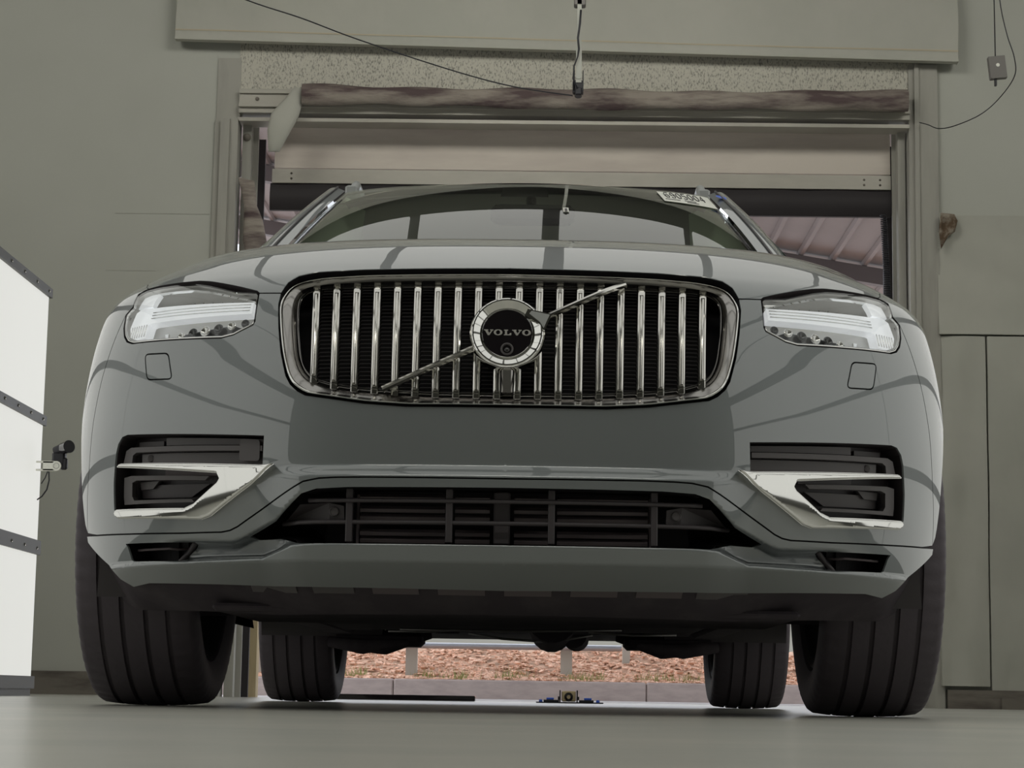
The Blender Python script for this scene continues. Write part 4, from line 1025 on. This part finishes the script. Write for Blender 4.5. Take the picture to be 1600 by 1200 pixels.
# ceiling light boxes
cw = empty('ceiling_light', (0, 5, 3.2), 'overhead rectangular light box split into bright panels over the car', 'ceiling light')
XS = [-2.05, -1.36, -.62, .12, .86, 1.60, 2.15]
for i in range(6):
    for j, (ya, yb) in enumerate(((2.4, 4.5), (4.51, 6.5), (6.51, 8.6))):
        x0 = XS[i]+.03; x1 = XS[i+1]-.03
        if i == 2: x1 -= .03
        B().box(x0, x1, ya, yb, 3.2, 3.23).build('light_panel', 'ceil_panel', cw)
B().box(-2.1, 2.2, 2.3, 8.65, 3.235, 3.30).build('ceiling_frame', 'frame', cw)
for x in (-2.0, 2.1):
    for y in (2.5, 8.5): B().tube([(x, y, 3.3), (x, y, 4.7)], .01, 6).build('suspension_rod', 'frame', cw)

# camera on the light wall
cz = 1.0; cy = 9.12
cr = empty('side_camera', (-2.02, cy, .90), 'small black camera on a white bracket at the far edge of the light wall', 'camera')
b = B(); b.box(-2.14, -2.04, cy-.008, cy, .960, .968); b.box(-2.14, -2.04, cy-.008, cy, .995, 1.003); b.box(-2.10, -2.04, cy-.008, cy, .962, 1.001); b.lathe([(.0002, -.010), (.021, -.010), (.021, 0), (.0002, 0)], (-2.042, cy, .982), 'y', 20)
b.build('bracket', 'label_white', cr)
B().lathe([(.012, -.012), (.013, -.0105)], (-2.042, cy, .982), 'y', 16).build('bracket_ring', 'cable', cr)
b = B(); b.bbox(-2.066, -2.010, cy+.002, cy+.045, .985, 1.045, .008); b.tube([(-2.055, cy+.02, 1.05), (-2.02, cy+.0, 1.062)], [.018, .020], 14); b.bbox(-2.03, -2.0, cy+.004, cy+.03, .968, 1.02, .006); b.build('camera_body', 'cable', cr, auto=30)
b = B(); b.tube([(-2.02, cy+.01, 1.060), (-1.985, cy-.03, 1.064)], [.026, .028], 18); b.build('camera_lens', 'gloss_black', cr, auto=40)
B().tube([(-2.075, cy, .958), (-2.072, cy, .92), (-2.08, cy, .88), (-2.10, cy, .85), (-2.12, cy, .835)], .0032, 6).build('camera_cable', 'cable', cr, True)
B().tube([(-2.08, cy, .958), (-2.09, cy, .93), (-2.105, cy, .905)], .0025, 6).build('camera_cable', 'cable', cr, True)

# hanging camera above the car
hy = DY-.9
hc = empty('overhead_camera', (.19, hy, 3.14), 'black camera in a hanging bracket in front of the beam, above the car', 'camera')
hx, hz = .207, 3.150
b = B(); b.box(hx-.024, hx-.019, hy-.03, hy+.03, hz-.03, hz+.085); b.box(hx+.021, hx+.026, hy-.03, hy+.03, hz-.03, hz+.085); b.bbox(hx-.030, hx+.026, hy-.03, hy+.03, hz-.03, hz+.035, .006); b.bbox(hx-.018, hx+.018, hy-.056, hy+.02, hz-.052, hz-.01, .006)
b.build('camera_body', 'cable', hc, auto=30)
b = B().box(hx-.014, hx+.015, hy-.034, hy-.028, hz+.02, hz+.20); b.lathe([(.0002, -.038), (.018, -.038), (.018, -.028)], (hx, hy, hz+.055), 'y', 20); b.box(hx-.010, hx+.012, hy-.03, hy+.03, hz+.20, 4.7); b.build('hanging_pole', 'label_white' if False else 'wall', hc)
b = B().bbox(hx-.028, hx+.034, hy-.03, hy+.03, 3.585, 3.63, .005); b.build('pole_clamp', 'box_grey', hc, auto=30)
tag(B().tube([(hx-.005, hy-.056, hz-.02), (hx-.028, hy-.056, hz+.03), (hx-.024, hy-.056, hz+.10), (hx-.006, hy-.056, hz+.15), (hx+.0, hy-.056, hz+.19), (hx-.006, hy-.056, hz+.25), (hx+.004, hy-.056, hz+.33), (hx+.008, hy-.056, hz+.40)], [.004]*4+[.0055]*4, 8).build('camera_lead', 'cable', None, True), 'short wavy black lead running up from the overhead camera', 'cable')
# sagging wire
def smooth(P, k=6):
    P = [Vector(p) for p in P]; out = []
    for i in range(len(P)-1):
        a, b_, c, d = P[max(i-1, 0)], P[i], P[i+1], P[min(i+2, len(P)-1)]
        for j in range(k):
            t = j/k; out.append(tuple(.5*((2*b_)+(c-a)*t+(2*a-5*b_+4*c-d)*t*t+(3*b_-a-3*c+d)*t**3)))
    return out+[tuple(P[-1])]
P = [(-2.6, hy-.04, 4.05), (-2.0, hy-.04, 3.78), (-1.525, hy-.04, 3.591), (-1.239, hy-.04, 3.497), (-.936, hy-.04, 3.384), (-.468, hy-.04, 3.231), (-.136, hy-.04, 3.143), (.178, hy-.04, 3.097)]
tag(B().tube(smooth(P), .0035, 6).build('sagging_wire', 'cable', None, True), 'thin dark wire sagging from the upper left down to the overhead camera', 'wire')
# box with leads on the right
bx, by_, bz = 2.347, 10.6, 3.250
jb = empty('hanging_box', (bx, by_, bz-.07), 'small grey box hanging on a wire at the upper right', 'control box')
rot = Matrix.Rotation(math.radians(-6), 3, 'Y')
B().box(bx-.042, bx+.042, by_-.02, by_+.02, bz-.058, bz+.058, rot).build('box_body', 'box_grey', jb)
B().lathe([(.0002, -.024), (.009, -.024), (.010, -.02)], (bx, by_, bz+.01), 'y', 14).build('indicator', 'label_white', jb)
B().box(bx-.014, bx-.004, by_-.01, by_+.01, bz-.095, bz-.06).build('plug', 'cable', jb)
B().tube([(bx-.008, by_, bz+.06), (bx-.010, by_, bz+.5), (bx-.012, by_, bz+1.0)], .003, 6).build('suspension_wire', 'cable', jb, True)
P = [(bx-.0, by_, 4.4), (bx+.005, by_, 3.9), (bx+.02, by_, 3.611), (2.40, 10.6, 3.43), (2.436, 10.6, 3.306), (2.445, 10.65, 3.22), (2.436, 11.0, 3.20), (2.334, 11.0, 3.112), (2.255, 11.3, 3.133), (2.20, 11.45, 3.16), (2.153, 11.5, 3.194), (2.11, 11.53, 3.215)]
def smooth(P, k=6):
    P = [Vector(p) for p in P]; out = []
    for i in range(len(P)-1):
        a, b_, c, d = P[max(i-1, 0)], P[i], P[i+1], P[min(i+2, len(P)-1)]
        for j in range(k):
            t = j/k; out.append(tuple(.5*((2*b_)+(c-a)*t+(2*a-5*b_+4*c-d)*t*t+(3*b_-a-3*c+d)*t**3)))
    return out+[tuple(P[-1])]
tag(B().tube(smooth(P), .0028, 6).build('looping_wire', 'cable', None, True), 'thin grey wire looping past the hanging box to the top of the right door jamb', 'wire')
# floor plate and gadget
tag(B().bbox(-1.03, -.25, 10.1, 10.22, .002, .028, .004).build('floor_plate', 'gloss_black', None), 'long dark flat strip lying on the floor behind the car', 'strip')
gy = 10.3
gd = empty('floor_camera', (.19, gy, 0), 'small round-eyed camera in a metal mount on the floor behind the car', 'camera')
gx = .19
b = B().box(gx-.155, gx+.165, gy-.05, gy+.05, 0, .006); b.bbox(gx-.12, gx-.045, gy-.03, gy+.03, .006, .016, .002); b.bbox(gx+.05, gx+.12, gy-.03, gy+.03, .006, .016, .002); b.build('base_plate', 'cable', gd)
b = B(); b.bbox(gx-.032, gx+.034, gy-.03, gy+.03, .008, .058, .004); b.build('housing', 'timber', gd, auto=30)
for x in (gx-.041, gx+.041): B().box(x-.003, x+.003, gy-.035, gy+.035, .004, .062).build('side_plate', 'cable', gd)
for x in (gx-.045, gx+.045): B().lathe([(.0002, -.006), (.008, -.006), (.008, .006), (.0002, .006)], (x, gy, .024), 'x', 12).build('side_knob', 'cable', gd)
B().lathe([(.0002, .002), (.018, .0), (.0205, -.006), (.022, .002)], (gx, gy-.031, .030), 'y', 24).build('eye', 'gloss_black', gd, auto=40)
for x in (gx-.088, gx+.092): B().bbox(x-.018, x+.018, gy-.02, gy+.02, .016, .026, .002).build('clamp_block', 'label_blue', gd)
for x in (gx-.133, gx+.140): B().lathe([(.0002, .018), (.008, .016), (.009, .006)], (x, gy, 0), 'z', 12).build('anchor_bolt', 'label_blue', gd)

# ================================================================== OUTSIDE
struct(B().box(-14, 14, DY+.25, 17.0, -.12, -.002).build('ground', 'asphalt'))
b = B()
for k in range(-4, 8):
    b.bbox(-1.13+k*2.0+.003, -1.13+(k+1)*2.0-.003, 17.0, 17.2, -.1, .148, .012)
b.box(-8, 12, 17.03, 17.2, -.1, .13); struct(b.build('kerb', 'concrete'))
def bank(x, y): return (x, y, .13+max(0, min(y, 18.6)-17.2)*.035+max(0, min(y, 20.6)-18.6)*.148+.03*math.sin(x*5+y*3)*min(1, y-17.2)+.012*math.sin(x*31+y*17))
struct(B().grid(bank, np.linspace(-8, 8, 160), np.linspace(17.15, 21.2, 40)).build('planted_bank', 'mulch', None, True))
rnd = random.Random(2); b = B()
for k in range(9000):
    x = rnd.uniform(-3.0, 2.4); y = 17.25+rnd.random()**1.2*3.2; p = bank(x, y); s_ = rnd.uniform(.010, .034)
    rot = Matrix.Rotation(rnd.uniform(0, PI), 3, 'Z') @ Matrix.Rotation(rnd.uniform(-.9, .9), 3, 'X'); w = s_*rnd.uniform(.3, .7); h = s_*.16
    V = [tuple(rot @ Vector((a*s_, c*w, d*h))+Vector((p[0], p[1], p[2]+.012))) for a in (-1, 1) for c in (-1, 1) for d in (-1, 1)]
    b.add(V, [(0, 1, 3, 2), (4, 6, 7, 5), (0, 4, 5, 1), (2, 3, 7, 6), (0, 2, 6, 4), (1, 5, 7, 3)])
ch = b.build('wood_chips', 'chip'); tag(ch, 'reddish-brown wood chip mulch covering the bank outside the door', 'mulch', kind='stuff')
for ci, (x, y) in enumerate(((-1.45, 17.5), (-.62, 17.45), (-.2, 17.55), (.34, 17.4), (.44, 17.6), (.95, 17.5), (-.9, 17.6), (1.25, 17.5))):
    b = B(); r_ = random.Random(ci)
    for k in range(60):
        a = r_.uniform(0, 2*PI); l = r_.uniform(.05, .14); lean = r_.uniform(.0, .10); bx0, by0 = x+r_.gauss(0, .07), y+r_.gauss(0, .05); z = bank(bx0, by0)[2]-.02
        b.add([(bx0-.004, by0, z), (bx0+.004, by0, z), (bx0+lean*math.cos(a), by0+lean*math.sin(a), z+l), (bx0, by0+.004, z)], [(0, 1, 2), (1, 3, 2), (3, 0, 2)])
    loc = ['at the left of the bank', 'left of centre by the kerb', 'in the middle of the bank', 'at the foot of the right rail post', 'just right of the right rail post', 'toward the right of the bank', 'beside the left rail post', 'at the far right of the bank'][ci]
    tag(b.build('grass_tuft', 'grass'), 'small green and straw tuft of grass '+loc, 'grass tuft', 'grass tufts on the bank')
gr = empty('guard_rail', (-.2, 18.6, .3), 'galvanised horizontal rail on square posts along the mulch bank outside', 'guard rail')
b = B()
def rp(u, t): 
    pr = [(0, .40), (-.03, .405), (-.045, .425), (-.03, .445), (0, .452), (.01, .44), (.01, .41), (0, .40)]
    i = min(int(t), 6); f = t-i; p = [pr[i][k]*(1-f)+pr[i+1][k]*f for k in (0, 1)]; return (-3.0+u*3.72, 18.5+p[0]*2, p[1]+.018)
b.grid(rp, (0, 1), list(range(8))); b.build('rail', 'rail', gr, True)
for x in (-2.42, -1.09, .25): B().box(x-.05, x+.05, 18.56, 18.66, .12, .46).build('post', 'post', gr)
tag(B().box(.77, .84, 19.6, 19.67, .3, .62).build('marker_post', 'post'), 'short pale post standing behind the right end of the rail', 'post')
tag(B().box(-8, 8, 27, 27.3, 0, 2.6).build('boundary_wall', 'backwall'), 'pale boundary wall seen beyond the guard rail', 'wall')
tag(B().box(-1.615, -1.535, DY+.35, DY+.45, 0, 1.6).build('timber_post', 'timber'), 'yellowish upright timber post just outside the left side of the door', 'post')
# canopy over the yard
cn = empty('canopy', (0, 18, 3.5), 'pinkish sheet-metal canopy with ribs and dark purlins over the yard', 'canopy')
def can(x, y): return (x, y, 4.02-.16*x)
b = B().grid(can, np.linspace(-3.2, 4.4, 3), (DY+.3, 21)); b.grid(lambda x, y: (x, y, can(x, y)[2]+.1), np.linspace(-3.2, 4.4, 3), (DY+.3, 21)); b.build('roof_sheet', 'canopy', cn)
for k in range(-12, 17):
    x = .05+k*.26; b = B(); V = []
    for y in (DY+.3, 21): z = can(x, y)[2]; V += [(x-.03, y, z+.002), (x-.015, y, z-.028), (x+.015, y, z-.032), (x+.03, y, z-.008)]
    b.add(V, [(0, 4, 5, 1), (1, 5, 6, 2), (2, 6, 7, 3), (0, 1, 2, 3), (4, 7, 6, 5)]); b.build('roof_rib', 'canopy', cn)
for y in (14.9, 17.2, 19.5):
    B().add([(x, yy, can(x, yy)[2]-o) for x in (-3.2, 4.4) for yy in (y, y+.10) for o in (.035, .17)], [(0, 1, 3, 2), (4, 6, 7, 5), (0, 4, 5, 1), (2, 3, 7, 6), (0, 2, 6, 4), (1, 5, 7, 3)]).build('purlin', 'canopy_beam', cn)
